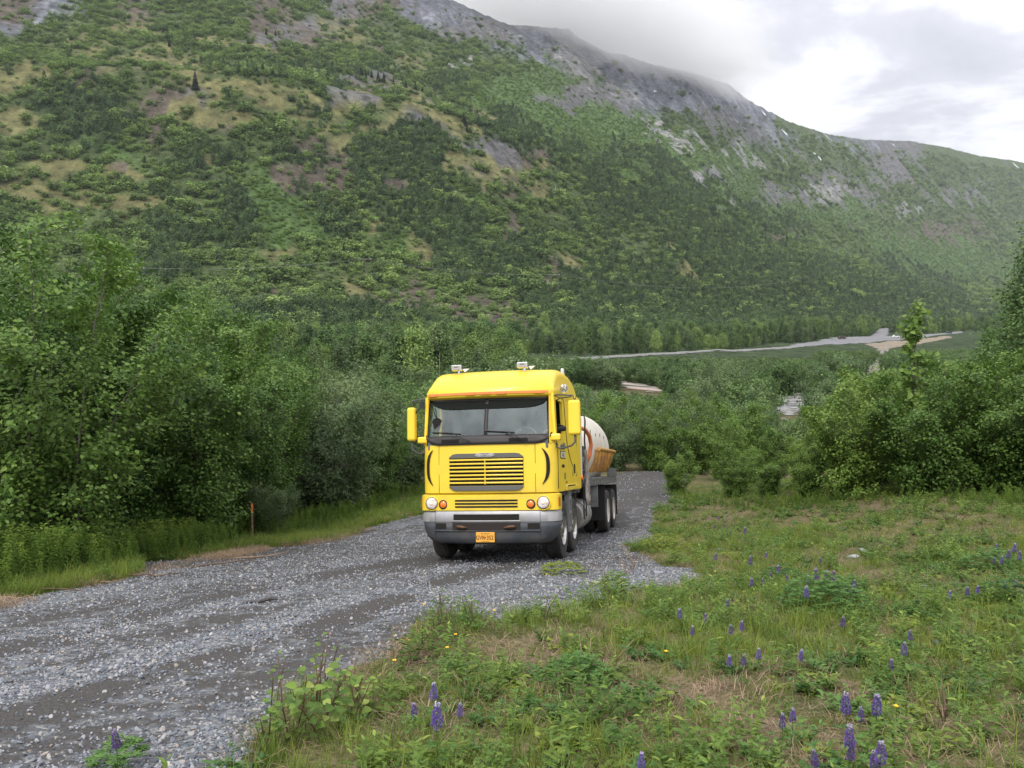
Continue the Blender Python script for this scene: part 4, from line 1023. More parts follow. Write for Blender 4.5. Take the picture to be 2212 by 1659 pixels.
L_STRAW = leaf_mat('dead_straw', (0.150,0.100,0.059), (0.360,0.273,0.178), (0.500,0.420,0.302), .1, .9, .3)

def shrub_mesh(seed, h, rad, nl, leaf, leafmat, barkmat, wid=.62, stems=8, subs=16, low=.06, spread=.17, upright=.0, top_taper=1.0, lean=.25):
    """a many-stemmed bush: returns (stem mesh, crown mesh)"""
    g = np.random.default_rng(seed); mb = MB(); tips = []; wts = []
    for k in range(stems):
        a = 2*math.pi*(k+g.uniform(-.35, .35))/stems; rr = rad*g.uniform(.35, .95)*(1-upright)
        hh = h*(g.uniform(.70, .95) if k % 3 else g.uniform(.95, 1.15))*(1 if rr < rad*.7 else .86)
        p = []; bx, by = g.uniform(-.22, .22, 2); ph = g.uniform(0, 6)
        for i in range(8):
            t = i/7; out = rr*(t**1.25)
            p.append((bx+math.cos(a)*out+.07*math.sin(ph+t*5)*h*.2, by+math.sin(a)*out+.07*math.cos(ph+t*4)*h*.2, hh*t*.97))
        mb.tube(p, [max(.010, .030*h/6*(1-i/7.5)) for i in range(8)], 5, False)
        p = np.array(p)
        for j in range(subs):
            t = low+(1-low)*(j+g.uniform(0, 1))/subs; q = t*7; i = min(int(q), 6); b0 = p[i]+(p[i+1]-p[i])*(q-i)
            aa = a+g.normal(0, 1.5); ln = (.30+.75*g.random())*rad*.55*(1.15-.55*t*top_taper)
            d = unit(np.array([math.cos(aa), math.sin(aa), g.uniform(.1, .9)]))
            b1 = b0+d*ln*.55; b2 = b1+unit(d+np.array([0, 0, .35]))*ln*.45
            mb.tube([tuple(b0), tuple(b1), tuple(b2)], [.010*h/6, .007*h/6, .003], 3, False)
            m = 5
            for z in range(m):
                f = (z+1)/m; c = b0+(b1-b0)*min(f/.55, 1)+(b2-b1)*max(0, (f-.55)/.45); tips.append(c); wts.append(.35+f)
        tips.append(p[-1]); wts.append(1.6); tips.append((p[-1]+p[-2])/2); wts.append(1.2)
    tips = np.array(tips); wts = np.array(wts); wts /= wts.sum()
    idx = g.choice(len(tips), nl, p=wts)
    off = g.normal(0, spread, (nl, 3))*np.array([1, 1, .8])
    P = tips[idx]+off; P[:, 2] = np.maximum(P[:, 2], .05)
    out = P*np.array([1, 1, 0]); out = unit(out)
    Nn = unit(g.normal(0, .55, (nl, 3))+np.array([0, 0, .95])+out*.45)
    D = g.normal(0, 1, (nl, 3)); D -= Nn*(D*Nn).sum(1, keepdims=True); D = unit(D+out*.7+np.array([0, 0, -.25])); D -= Nn*(D*Nn).sum(1, keepdims=True)*.6
    S = leaf*g.uniform(.6, 1.25, nl)
    V, F = leaves(P, D, Nn, S, wid)
    r = np.linalg.norm(off, axis=1)/spread
    tint = np.clip(.30+.30*g.normal(0, .6, nl)+.12*(r-1.4)+.22*g.random(len(tips))[idx], 0, 1)
    stem = MB.__new__(MB); 
    ms = bpy.data.meshes.new('stems'); ms.from_pydata(mb.v, [], mb.f); ms.materials.append(barkmat); ms.polygons.foreach_set('use_smooth', [True]*len(ms.polygons))
    return ms, mesh_only('crown', V, F, leafmat, np.repeat(tint, 6))

def tree_mesh(seed, h, rad, nl, leaf, leafmat, barkmat, base=.18, conic=.5):
    """single-trunk tree, loose crown made of clumps; one mesh each for trunk and crown"""
    g = np.random.default_rng(seed); mb = MB(); lean = g.normal(0, .02, 2)*h
    tr = [(lean[0]*t*t+.05*math.sin(t*6), lean[1]*t*t, h*t) for t in np.linspace(0, .97, 8)]
    mb.tube(tr, [max(.012, .016*h*(1-t*.93)) for t in np.linspace(0, 1, 8)], 6, False)
    C = []; nb = int(18+h*1.6)
    for k in range(nb):
        t = base+(1-base)*((k+g.random())/nb); prof = (math.sin(math.pi*min(1, (t-base)/(1-base)*.9+.12))**.7)*(1-conic*(t-base))
        a = g.uniform(0, 2*math.pi); ln = rad*prof*g.uniform(.55, 1.05); q = np.array([lean[0]*t*t, lean[1]*t*t, h*t*.98])
        e = q+np.array([math.cos(a)*ln, math.sin(a)*ln, ln*g.uniform(.15, .6)])
        mb.tube([tuple(q), tuple((q+e)/2+np.array([0, 0, .05*ln])), tuple(e)], [.006*h*(1-t*.7), .004*h*(1-t*.7), .004], 3, False)
        for f in (.45, .75, 1.0): C.append(q+(e-q)*f)
    C.append(np.array([lean[0], lean[1], h])); C = np.array(C)
    idx = g.integers(0, len(C), nl); sp = rad*.20
    off = g.normal(0, sp, (nl, 3)); P = C[idx]+off; P[:, 2] = np.maximum(P[:, 2], .1*h*base)
    out = unit(P*np.array([1, 1, 0])); Nn = unit(g.normal(0, .6, (nl, 3))+np.array([0, 0, .8])+out*.5)
    D = unit(np.cross(Nn, g.normal(0, 1, (nl, 3)))); V, F = leaves(P, D, Nn, leaf*g.uniform(.6, 1.3, nl), .75)
    tint = np.clip(.4+.2*g.normal(0, 1, nl)+.25*(g.random(len(C))[idx]-.5), 0, 1)
    ms = bpy.data.meshes.new('trunk'); ms.from_pydata(mb.v, [], mb.f); ms.materials.append(barkmat)
    return ms, mesh_only('crown', V, F, leafmat, np.repeat(tint, 6))

def spruce_mesh(seed, h, rad):
    g = np.random.default_rng(seed); mb = MB(); mb.tube([(0, 0, 0), (0, 0, h)], [.018*h, .004], 6, False); P = []; D = []; S = []
    n = int(h*2.6)
    for k in range(n):
        t = .06+.94*k/n; r = rad*(1-t)**.85*g.uniform(.8, 1.15)+.05
        m = int(9+12*(1-t))
        for j in range(m):
            a = 2*math.pi*(j+g.uniform(-.4, .4))/m; rr = r*g.uniform(.75, 1.1)
            for f in (.25, .5, .75, 1.0):
                P.append((math.cos(a)*rr*f*.8, math.sin(a)*rr*f*.8, h*t-rr*f*.28+g.normal(0, .05))); D.append((math.cos(a+g.normal(0, .5)), math.sin(a+g.normal(0, .5)), -.35)); S.append(rr*.42+.12)
    P = np.array(P); D = np.array(D); n = len(P); Nn = unit(np.array([0, 0, 1.])+g.normal(0, .35, (n, 3)))
    V, F = leaves(P, D, Nn, np.array(S), .7)
    ms = bpy.data.meshes.new('trunk'); ms.from_pydata(mb.v, [], mb.f); ms.materials.append(BARK)
    return ms, mesh_only('crown', V, F, L_SPRUCE, np.repeat(g.random(n), 6))

def plant(name, meshes, names, loc, rz, scale, label, cat, group=None, tilt=None):
    e = empty(name, loc, rz, scale); tag(e, label, cat, group)
    for nm, me in zip(names, meshes):
        o = bpy.data.objects.new(nm, me); COL.objects.link(o); o.parent = e
    return e

# one object of scattered stuff ------------------------------------------
_ng = {}
def scatter(name, P, rot, scl, idx, meshes, label, cat):
    """a point mesh whose own nodes put one of the given meshes on every point"""
    coll = bpy.data.collections.new(name+'_kinds')
    for k, me in enumerate(meshes):
        o = bpy.data.objects.new('%s_kind_%02d' % (name, k), me); coll.objects.link(o)
    P = np.asarray(P, dtype=np.float32)
    me = bpy.data.meshes.new(name); me.vertices.add(len(P)); me.vertices.foreach_set('co', P.ravel())
    scl = np.asarray(scl, dtype=np.float32); scl = np.repeat(scl[:, None], 3, 1) if scl.ndim == 1 else scl
    for an, av, ty, f in (('rot', rot, 'FLOAT_VECTOR', 'vector'), ('scl', scl, 'FLOAT_VECTOR', 'vector')):
        a = me.attributes.new(an, ty, 'POINT'); a.data.foreach_set(f, np.ascontiguousarray(av, dtype=np.float32).ravel())
    a = me.attributes.new('pick', 'INT', 'POINT'); a.data.foreach_set('value', np.asarray(idx, dtype=np.int32))
    o = bpy.data.objects.new(name, me); COL.objects.link(o)
    ng = bpy.data.node_groups.new(name+'_nodes', 'GeometryNodeTree')
    ng.interface.new_socket('Geometry', in_out='INPUT', socket_type='NodeSocketGeometry'); ng.interface.new_socket('Geometry', in_out='OUTPUT', socket_type='NodeSocketGeometry')
    N = ng.nodes; L = ng.links; gi = N.new('NodeGroupInput'); go = N.new('NodeGroupOutput')
    ip_ = N.new('GeometryNodeInstanceOnPoints'); ci = N.new('GeometryNodeCollectionInfo'); ci.inputs['Collection'].default_value = coll
    ci.inputs['Separate Children'].default_value = True; ci.inputs['Reset Children'].default_value = True
    def na(nm, ty):
        n = N.new('GeometryNodeInputNamedAttribute'); n.data_type = ty; n.inputs[0].default_value = nm; return n.outputs['Attribute']
    L.new(gi.outputs[0], ip_.inputs['Points']); L.new(ci.outputs[0], ip_.inputs['Instance']); ip_.inputs['Pick Instance'].default_value = True
    L.new(na('pick', 'INT'), ip_.inputs['Instance Index']); L.new(na('rot', 'FLOAT_VECTOR'), ip_.inputs['Rotation']); L.new(na('scl', 'FLOAT_VECTOR'), ip_.inputs['Scale'])
    L.new(ip_.outputs[0], go.inputs[0])
    md = o.modifiers.new('scatter', 'NODES'); md.node_group = ng
    tag(o, label, cat, kind='stuff')
    return o
def spin(n, tilt=0.0, g=rng):
    r = np.zeros((n, 3)); r[:, 2] = g.uniform(0, 2*math.pi, n); r[:, 0] = g.normal(0, tilt, n) if tilt else 0; r[:, 1] = g.normal(0, tilt, n) if tilt else 0
    return r
def Gh(px, row, h, ymin=1.5):
    """spot whose point h metres above the ground is seen at (px, row)"""
    d = ray(px, row); ys = np.concatenate([np.arange(ymin, 40, .02), np.geomspace(40, 3000, 1500)])
    g = H(d.x*ys, ys, True)+h; m = (EYE+d.z*ys) < g; k = np.argmax(m) if m.any() else len(ys)-1
    return Vector((d.x*ys[k], ys[k], g[k]-h))
def ztop(px, row, y): return EYE+ray(px, row).z*y
def joined(ms_list):
    """trunk and crown meshes merged for far scatter"""
    V = []; F4 = []; mats = []; b = 0; me = bpy.data.meshes.new('kind'); tint = []; mi = []
    for k, m in enumerate(ms_list):
        n = len(m.vertices); co = np.empty(n*3, dtype=np.float32); m.vertices.foreach_get('co', co); V += [tuple(c) for c in co.reshape(-1, 3)]
        for p in m.polygons: F4.append(tuple(b+i for i in p.vertices)); mi.append(k)
        if 'tint' in m.attributes:
            t = np.empty(n, dtype=np.float32); m.attributes['tint'].data.foreach_get('value', t); tint += list(t)
        else: tint += [0]*n
        b += n; me.materials.append(m.materials[0])
    me.from_pydata(V, [], F4); me.polygons.foreach_set('material_index', mi)
    a = me.attributes.new('tint', 'FLOAT', 'POINT'); a.data.foreach_set('value', tint); me.update(); return me
ORD = ['first','second','third','fourth','fifth','sixth','seventh','eighth','ninth','tenth','eleventh','twelfth','thirteenth','fourteenth','fifteenth','sixteenth','seventeenth','eighteenth','nineteenth','twentieth']
def ordn(i):
    if i < 20: return ORD[i]
    n = i+1; return '%d%s' % (n, 'th' if 10 <= n % 100 <= 20 else {1:'st',2:'nd',3:'rd'}.get(n % 10, 'th'))
# ---------------------------------------------------------------- bushes and trees
ALD = [shrub_mesh(100+i, 6.0, 2.4, 32000, .088, L_ALDER, BARK, .72, 10, 19, .03, .135) for i in range(4)]
BAL = [shrub_mesh(200+i, 4.2, 2.0, 22000, .098, L_RIGHT, BARK, .72, 12, 16, .02, .13) for i in range(4)]
WIL = [shrub_mesh(300+i, 4.0, 2.0, 15000, .12, L_WILLOW, PALEBARK, .36, 11, 16, .03, .15) for i in range(3)]
MID = [shrub_mesh(400+i, 4.0, 2.2, 5200, .20, L_WILLOW if i < 2 else L_FAR, BARK, .6, 10, 11, .03, .22) for i in range(4)]
BIR = [tree_mesh(500+i, 10, [1.7, 2.6, 2.2, 3.0][i], 4200, .31, [L_FAR, L_FAR, L_WILLOW, L_HILL][i], PALEBARK, .02, [.5, .3, .4, .2][i]) for i in range(4)]
COT = [tree_mesh(600+i, 13, 2.6, 16000, .17, L_ALDER if i else L_FAR, BARK, .10, .3) for i in range(2)]
SPR = [spruce_mesh(700+i, 10, 1.9) for i in range(3)]

_tl = [(-300,400),(0,425),(60,408),(130,420),(215,462),(260,548),(310,610),(370,590),(430,548),(470,590),(520,655),(590,700),(660,722),(720,748),(790,770),(850,775),(920,800),(1000,835)]
_xe = [(8,-7.0),(10.5,-6.4),(14,-5.9),(20,-4.7),(27,-3.1),(33,-1.6),(40,-.5)]
def xedge(y): return np.interp(y, [a for a, b in _xe], [b for a, b in _xe])
g = np.random.default_rng(21)
left = []
for rowi, (off, ys) in enumerate(((2.9, np.arange(12.5, 37, 2.3)), (5.2, np.arange(13, 42, 2.9)), (8.5, np.arange(17, 46, 3.4)), (13, np.arange(26, 50, 4.0)))):
    for y in ys:
        yy = y+g.uniform(-.6, .6); x = xedge(yy)-off-(1.6 if yy < 15 else 0)-g.uniform(-.5, .7)
        if x/yy < -.80: continue
        left.append((rowi, x, yy))
left.sort(key=lambda t: (t[0], t[1]/t[2]))
cnt = {}
for (rowi, x, y) in left:
    px = 1106+1843*x/y; z = hz(x, y)
    want = ztop(px, ip(_tl, px)+(30 if rowi == 0 else 8)+g.uniform(0, 62), y)-z
    s = max(.42, min(1.25, want/6.75))
    i = cnt[rowi] = cnt.get(rowi, -1)+1
    v = ALD[(i*3+rowi) % 4] if px < 640 or g.random() < .25 else WIL[i % 3]
    if v in WIL: s *= 1.45
    nm = ['front row beside the road', 'second row left of the road', 'third row left of the road', 'rear row left of the road'][rowi]
    kindw = 'dark green leafy alder' if v in ALD else 'grey-green willow'
    plant('alder_bush' if v in ALD else 'willow_bush', v, ('stems', 'crown'), (x, y, z-.08), g.uniform(0, 6.28), (s*g.uniform(.95, 1.1), s*g.uniform(.95, 1.1), s),
          '%s bush, %s from left, %s' % (kindw, ordn(i), nm), 'bush', 'bushes on the left bank of the road')

_trr = [(1440,1040),(1480,1000),(1520,975),(1580,945),(1640,930),(1700,925),(1745,905),(1790,845),(1830,805),(1900,775),(1950,770),(2000,768),(2060,742),(2110,735),(2150,728),(2212,752),(2400,745)]
right = []
for rowi, pts in enumerate((
    [(6.1,30.5),(7.2,28.0),(8.0,26.0),(8.7,24.0),(9.5,22.8),(10.6,21.8),(11.9,21.2),(13.4,20.8),(14.9,20.6),(16.4,20.4)],
    [(8.6,31),(9.8,28),(10.9,26.0),(12.2,24.8),(13.7,24.0),(15.3,23.6),(17.2,23.4)],
    [(11.5,33),(13.2,30),(15,28),(17.5,27),(20,26.5),(22,27)])):
    for (x, y) in pts: right.append((rowi, x+g.uniform(-.3, .3), y+g.uniform(-.3, .3)))
cnt = {}
for (rowi, x, y) in right:
    px = 1106+1843*x/y; z = hz(x, y); want = ztop(px, ip(_trr, px)+g.uniform(0, 26), y)-z
    s = max(.36, min(1.45, want/(4.75 if px > 1790 else 6.2))); i = cnt[rowi] = cnt.get(rowi, -1)+1
    nm = ['front row facing the meadow', 'second row behind the meadow', 'back row behind the meadow'][rowi]
    plant('balsam_bush', BAL[(i+rowi*2) % 4], ('stems', 'crown'), (x, y, z-.08), g.uniform(0, 6.28), (s*1.05, s*1.05, s), 'bright green bush, %s from left, %s' % (ordn(i), nm), 'bush', 'bushes on the right behind the meadow')
# tall sapling standing out of the right-hand bushes, and the big trees at the right edge
SAP = tree_mesh(801, 4.6, .50, 760, .155, L_RIGHT, BARK, .25, .3)
p = (8.05+.0, 17.2); p = (17.2*(1975-1106)/1843, 17.2); z = hz(*p); s = (ztop(1975, 662, 17.2)-z)/4.6
p = (24.*(1975-1106)/1843, 24.0); z = hz(*p); s = (ztop(1975, 662, 24.0)-z)/4.6
plant('poplar_sapling', SAP, ('trunk', 'crown'), (p[0], p[1], z), 1.0, s, 'slender poplar sapling rising above the bushes on the right', 'tree')
for k, (px, top, y) in enumerate(((2236, 520, 48), (2330, 480, 55), (2192, 670, 62), (2140, 718, 75))):
    x = y*(px-1106)/1843; z = hz(x, y); s = (ztop(px, top, y)-z)/13
    plant('cottonwood_tree', COT[k % 2], ('trunk', 'crown'), (x, y, z), k*1.3, s, ['tall dark cottonwood at the right edge of the view','tallest cottonwood, half cut off by the right edge','shorter cottonwood left of the tall one at the right edge','small cottonwood beside the far road, near the right edge'][k], 'tree', 'cottonwoods on the right')

# behind the truck: the thicket across the bend of the road
back = []
for (y, x0, x1, st, hgt) in ((47, -14, 11.5, 2.2, 3.9), (52, -18, 15, 2.6, 4.2), (58, -22, 20, 3.0, 4.4), (66, -28, 22, 3.6, 4.6)):
    x = x0
    while x < x1: back.append((x+g.uniform(-.5, .5), y+g.uniform(-1.5, 1.5), hgt*g.uniform(.75, 1.1))); x += st
back += [(1.5, 44.5, 3.2), (3.6, 44, 3.0), (5.6, 44.3, 3.3), (7.6, 44, 2.8), (9.4, 42.5, 3.2), (10.8, 39.5, 3.6), (-1, 45, 3.4), (9.3, 36.8, 2.6)]
back.sort(key=lambda t: -t[0])
for i, (x, y, h) in enumerate(back):
    v = (BAL if i % 3 else WIL)[i % 3]; s = h/4.1; rn = 'nearest' if y < 46 else 'near' if y < 50 else 'middle' if y < 55 else 'further' if y < 62 else 'furthest'
    plant('thicket_bush', v, ('stems', 'crown'), (x, y, hz(x, y)-.1), g.uniform(0, 6.28), s, '%s bush from the right in the thicket behind the truck, %s row' % (ordn(i), rn), 'bush', 'thicket across the road behind the truck')

for k, (px, top, y) in enumerate(((1562, 786, 84), (1500, 845, 76), (1612, 862, 72), (1445, 868, 68), (1345, 872, 66), (1600, 880, 62), (1275, 868, 66))):
    x = y*(px-1106)/1843; z = hz(x, y); s = (ztop(px, top, y)-z)/3.9
    plant('grey_willow', WIL[k % 3], ('stems', 'crown'), (x, y, z-.1), k*1.3, (s*1.05, s*1.05, s), 'grey-green willow standing %s between the truck and the gravel bar' % ['tallest', 'left of the tallest', 'right of the tallest', 'fourth', 'near the truck tank', 'low in front of the tallest', 'nearest the truck cab'][k], 'willow', 'grey willows right of the truck')
# gravel bars and tracks on the valley floor (2212-wide picture outlines laid on the flat floor)
BARS = {'gravel_bar': [(1640,870),(1690,859),(1745,852),(1800,838),(1850,832),(1840,842),(1790,858),(1760,866),(1735,884),(1705,897),(1668,890),(1650,880)],
        'river_channel': [(1764,809),(1796,806),(1806,830),(1776,836)],
        'dirt_track': [(1862,808),(1878,790),(1896,770),(1890,752),(1880,742),(1925,742),(1918,762),(1908,782),(1912,800),(1890,812)],
        'side_track': [(1690,906),(1712,910),(1745,925),(1752,985),(1738,985),(1728,940)],
        'haul_road': [(1195,806),(1250,809),(1320,819),(1420,842),(1440,850),(1400,850),(1330,835),(1240,820),(1190,813)]}
HWY = [(1150,781),(1270,773),(1420,765),(1560,757),(1700,748),(1745,740),(1800,730),(1860,727.5),(1878,727),(1892,716),(1905,709),(1945,706),(1946,712),(1920,718),(1915,726),(1960,725),(2020,721),(2075,716),(2080,719),(2020,725.5),(1960,733),(1900,739),(1862,742),(1800,744),(1745,748),(1700,752),(1560,761),(1420,769),(1270,778),(1150,786)]
def fl(px, row, dz=0.0, zz=None):
    d = ray(px, row); y = np.linspace(40, 1500, 20000); z = EYE+d.z*y; k = np.argmax(z < (H(d.x*y, y, False)+dz)); return (d.x*y[k], y[k])
BW = {k: [fl(*p) for p in v] for k, v in BARS.items()}
HW = [fl(p[0], p[1]) for p in HWY]
def sheet(name, poly, step, m, dz):
    xs = [p[0] for p in poly]; ys = [p[1] for p in poly]
    X, Y = np.meshgrid(np.arange(min(xs), max(xs)+step, step), np.arange(min(ys), max(ys)+step, step*1.3), indexing='ij')
    wx = X+step*.7*fbm(X/6, Y/6, 2); wy = Y+step*fbm(X/6+9, Y/6, 2)
    nr, nc = X.shape; i = np.arange(nr-1)[:, None]*nc+np.arange(nc-1)[None]; F = np.stack([i, i+1, i+nc+1, i+nc], -1)[:, :, ::-1]
    mk = in_poly(wx[:-1, :-1], wy[:-1, :-1], poly); f = F[mk].reshape(-1, 4)
    if not len(f): return
    used, inv = np.unique(f, return_inverse=True); V = np.stack([X, Y, H(X, Y)+dz], -1).reshape(-1, 3)
    o = np_mesh(name, V[used], inv.reshape(-1, 4), m, smooth=True); o['kind'] = 'structure'; return o
BARM = mat('river_gravel', (.11,.11,.11), .95, c2=(.34,.33,.32), scale=.9, detail=10, lo=.40, hi=.62)
DIRT = mat('grey_dirt', (.13,.12,.10), .95, c2=(.26,.24,.21), scale=.5, detail=6)
ASPH = mat('pale_asphalt', (.15,.15,.155), .9, c2=(.20,.20,.205), scale=.2)
for k, m in (('gravel_bar', BARM), ('river_channel', mat('pale_silt', (.38,.36,.33), .9, c2=(.5,.48,.45), scale=.8)), ('dirt_track', DIRT), ('side_track', DIRT), ('haul_road', DIRT)):
    sheet(k, BW[k], .8 if k != 'dirt_track' else 1.5, m, .06)
sheet('highway', HW, 1.6, ASPH, .12)
sheet('road_cutting', [fl(*p) for p in ((1868,743),(1905,740),(1965,734),(2040,726),(2060,728),(1990,742),(1950,748),(1925,752),(1905,757))], 1.6, mat('tan_fill', (.19,.155,.11), .95, c2=(.26,.21,.15), scale=.3), .08)
def blocked(x, y, grow=0):
    b = np.zeros(x.shape, bool)
    for v in list(BW.values())+[HW]: b |= in_poly(x, y, v)
    if grow:
        for v in list(BW.values())+[HW]:
            for sft in (grow, grow*2.2): b |= in_poly(x*(1+sft/np.maximum(y, 1)), y+sft, v)     # leave the view over a road open
    return b

# guard rail of the highway: pale beam on posts
q = MB(); edge = [fl(px, r) for px, r in ((1150,786),(1270,778),(1420,769),(1560,761),(1700,752),(1745,749))]
pts = []
for (a, b) in zip(edge[:-1], edge[1:]):
    n = max(2, int(math.hypot(b[0]-a[0], b[1]-a[1])/4))
    for k in range(n): pts.append((a[0]+(b[0]-a[0])*k/n, a[1]+(b[1]-a[1])*k/n))
rl = empty('guard_rail', (pts[0][0], pts[0][1], hz(*pts[0]))); tag(rl, 'long pale guard rail along the near side of the highway in the valley', 'guard rail')
q = MB(); o0 = Vector(rl.location)
q.grid([[tuple(Vector((x, y-.06, hz(x, y)+h))-o0) for x, y in pts] for h in (.45, .62, .85)]); q.grid([[tuple(Vector((x, y+.06, hz(x, y)+h))-o0) for x, y in pts] for h in (.45, .85)])
q.build('beam', mat('rail_zinc', (.55,.55,.50), .6), rl)
for k in range(0, len(pts), max(1, len(pts)//90)):
    x, y = pts[k]; z = hz(x, y); q = MB(); q.box(x-.07-o0.x, x+.07-o0.x, y-o0.y, y+.12-o0.y, z-.1-o0.z, z+.8-o0.z); q.build('post', PALEBARK, rl)

# valley willows and the birch wood -------------------------------------
n = 9000; y = np.sqrt(g.uniform(62**2, 285**2, n)); u = g.uniform(-.66, .66, n); x = u*y
keep = ~blocked(x, y, 4.0)
keep &= (u > -.02-.1*g.random(n)) | (y < 130)
x, y, u = x[keep], y[keep], u[keep]
sz = np.interp(y, [62, 100, 150, 220, 290], [4.6, 4.4, 3.6, 3.2, 2.2])*g.uniform(.45, 1.25, len(x))*np.where((vnoise(x/14, y/14) > .72) & (y < 160), 1.35, 1)
lim = np.interp(vnoise(x/9+5, y/9), [0, .35, .45, 1], [0, .25, 1, 1]); keep = g.random(len(x)) < lim
x, y, sz = x[keep], y[keep], sz[keep]
# never taller than the line of sight to the highway or to a gravel bar behind
top = np.array([ztop(1106+1843*a/b, 777 if 1120 < 1106+1843*a/b < 1760 else 747, b) for a, b in zip(x, y)])-H(x, y)
sz = np.minimum(sz, np.maximum(top, .5))
for nm, rows_, lo, hi, ymax in (('gravel_bar', 896, 1640, 1760, 112), ('haul_road', 850, 1200, 1440, 150), ('dirt_track', 805, 1855, 1915, 230)):
    P_ = 1106+1843*x/y; mk = (P_ > lo-15) & (P_ < hi+15) & (y < min(v[1] for v in BW[nm])+1)
    if nm == 'haul_road': t2 = np.array([ztop(a, np.interp(a, [1195, 1240, 1330, 1400, 1440], [812, 822, 836, 848, 852]), b) for a, b in zip(P_, y)])-H(x, y)
    elif nm == 'gravel_bar': t2 = np.array([ztop(a, np.interp(a, [1640, 1668, 1705, 1740, 1765], [874, 890, 898, 884, 862]), b) for a, b in zip(P_, y)])-H(x, y)
    else: t2 = np.array([ztop(a, 803, b) for a, b in zip(P_, y)])-H(x, y)
    sz = np.where(mk, np.minimum(sz, np.maximum(t2*.78, .35)), sz)
o_ = np.argsort(y/np.maximum(sz, .3)); NI = 230
for r_, k in enumerate(o_[:NI]):
    P_ = 1106+1843*x[k]/y[k]
    plant('valley_willow', MID[k % 4], ('stems', 'crown'), (x[k], y[k], hz(x[k], y[k])-.1), g.uniform(0, 6.28), sz[k]/4.0,
          'valley willow %s, %s in size' % ('far left' if P_ < 500 else 'left of the truck' if P_ < 900 else 'above the truck' if P_ < 1260 else 'just right of the truck' if P_ < 1500 else 'by the gravel bar' if P_ < 1850 else 'at the right side', ordn(r_)), 'willow', 'willows on the valley floor')
k = o_[NI:]
MIDJ = [joined(m) for m in MID]
scatter('willow_scrub', np.stack([x[k], y[k], H(x[k], y[k])-.1], 1), spin(len(k)), sz[k]/4.0, g.integers(0, 4, len(k)), MIDJ, 'low willow scrub covering the flat valley floor', 'scrub')

# birch wood on the left and beyond the highway
n = 26000; y = np.sqrt(g.uniform(110**2, 900**2, n)); u = g.uniform(-.66, .64, n); x = u*y
P_ = 1106+1843*u; y0 = ip(_y0, u)
hwy_y = np.interp(P_, [1100, 1270, 1560, 1745, 1870, 1960, 2070, 2212], [330, 300, 355, 470, 560, 575, 700, 740])
keep = (((P_ < 1130) & (y < y0+25)) | ((P_ >= 1130) & (y > hwy_y) & (y < y0+30))) & ~blocked(x, y, 6)
keep &= g.random(n) < np.interp(y, [110, 300, 900], [1, .75, .3])
keep &= ~((P_ > 1890) & (P_ < 1952) & (y > 500) & (y < 660))
x, y, P_ = x[keep], y[keep], P_[keep]
hh = (2.5+9.5*np.clip(.65*g.random(len(x))**1.5+.75*vnoise(x/14, y/14)-.15, 0, 1))*np.interp(P_, [0, 1000, 1600, 2212], [.9, .95, 1.0, 1.15])
hh = np.minimum(hh, np.maximum(3.0, np.array([ztop(p, np.interp(p, [0, 600, 1000, 1130], [600, 640, 655, 690]) if p < 1130 else 560, b) for p, b in zip(P_, y)])-H(x, y)))
nearw = y < 300
BIRJ = [joined(m) for m in BIR]
kk = np.where(nearw)[0]; kk = kk[np.argsort(y[kk]/hh[kk])][:90]; isn = np.zeros(len(x), bool); isn[kk] = True
for r_, k in enumerate(kk):
    plant('birch_tree', BIR[k % 4], ('trunk', 'crown'), (x[k], y[k], hz(x[k], y[k])-.1), g.uniform(0, 6.28), hh[k]/10, 'pale-stemmed young birch, %s nearest, %s' % (ordn(r_), 'at the far left' if P_[k] < 420 else 'left of the truck' if P_[k] < 850 else 'above the truck roof'), 'birch', 'birches of the wood across the valley')
k = np.where(~isn)[0]
scatter('birch_wood', np.stack([x[k], y[k], H(x[k], y[k])-.2], 1), spin(len(k)), np.stack([hh[k]/10*g.uniform(.9, 1.3, len(k))]*2+[hh[k]/10], 1), g.integers(0, 4, len(k)), BIRJ, 'dense young birch wood at the foot of the mountain', 'wood')

# the mountain side ------------------------------------------------------
HSH = [shrub_mesh(900+i, 2.4, 1.5, 420, .34, L_HILL, TWIG, .8, 6, 7, .05, .28)[1] for i in range(4)]
HTR = [tree_mesh(950+i, 8, [2.3, 3.2, 2.8][i], 520, .62, L_HTREE, PALEBARK, .0, [.35, .1, .2][i])[1] for i in range(3)]+[shrub_mesh(955+i, 5.0, 3.2, 620, .62, [L_HTREE, L_HILL, L_HTREE][i], TWIG, .8, 7, 8, .03, .42)[1] for i in range(3)]
HLU = [shrub_mesh(980+i, 1.6, 1.6, 300, .34, L_WEED, TWIG, .8, 6, 6, .02, .26)[1] for i in range(2)]
n = 420000; u = g.uniform(-.64, .63, n); s = g.uniform(-.01, .97, n)**1.25; s = np.nan_to_num(s)
y0 = ip(_y0, u); y1 = ip(_y1, u); y = y0+(y1-y0)*s; x = u*y; z = H(x, y)
P_, Q_ = proj(x, y, z); ok = (Q_ > -20) & (Q_ < 780); x, y, z, s = x[ok], y[ok], z[ok], s[ok]; P_ = P_[ok]; Q_ = Q_[ok]
W = cover(x, y, z)
clump = fbm(x/15, y/22, 3)
pf = W[:, 6]*.95+W[:, 5]*.10*(clump > 0); ps = W[:, 5]*.80*(.4+1.2*(clump > .05))+W[:, 3]*.10+W[:, 1]*.05+W[:, 2]*.16+W[:, 6]*.30+W[:, 0]*.012-W[:, 7]*0; pl = W[:, 4]*.8
area = y*(ip(_y1, x/y)-ip(_y0, x/y)); dens = area/area.mean()*np.clip((700/y)**1.15, 0, 1.6)*.62
r = g.random(len(x)); kind = np.full(len(x), -1)
kind[r < (pf+ps+pl)*dens] = 2; kind[r < (pf+ps)*dens] = 1; kind[r < pf*dens] = 0
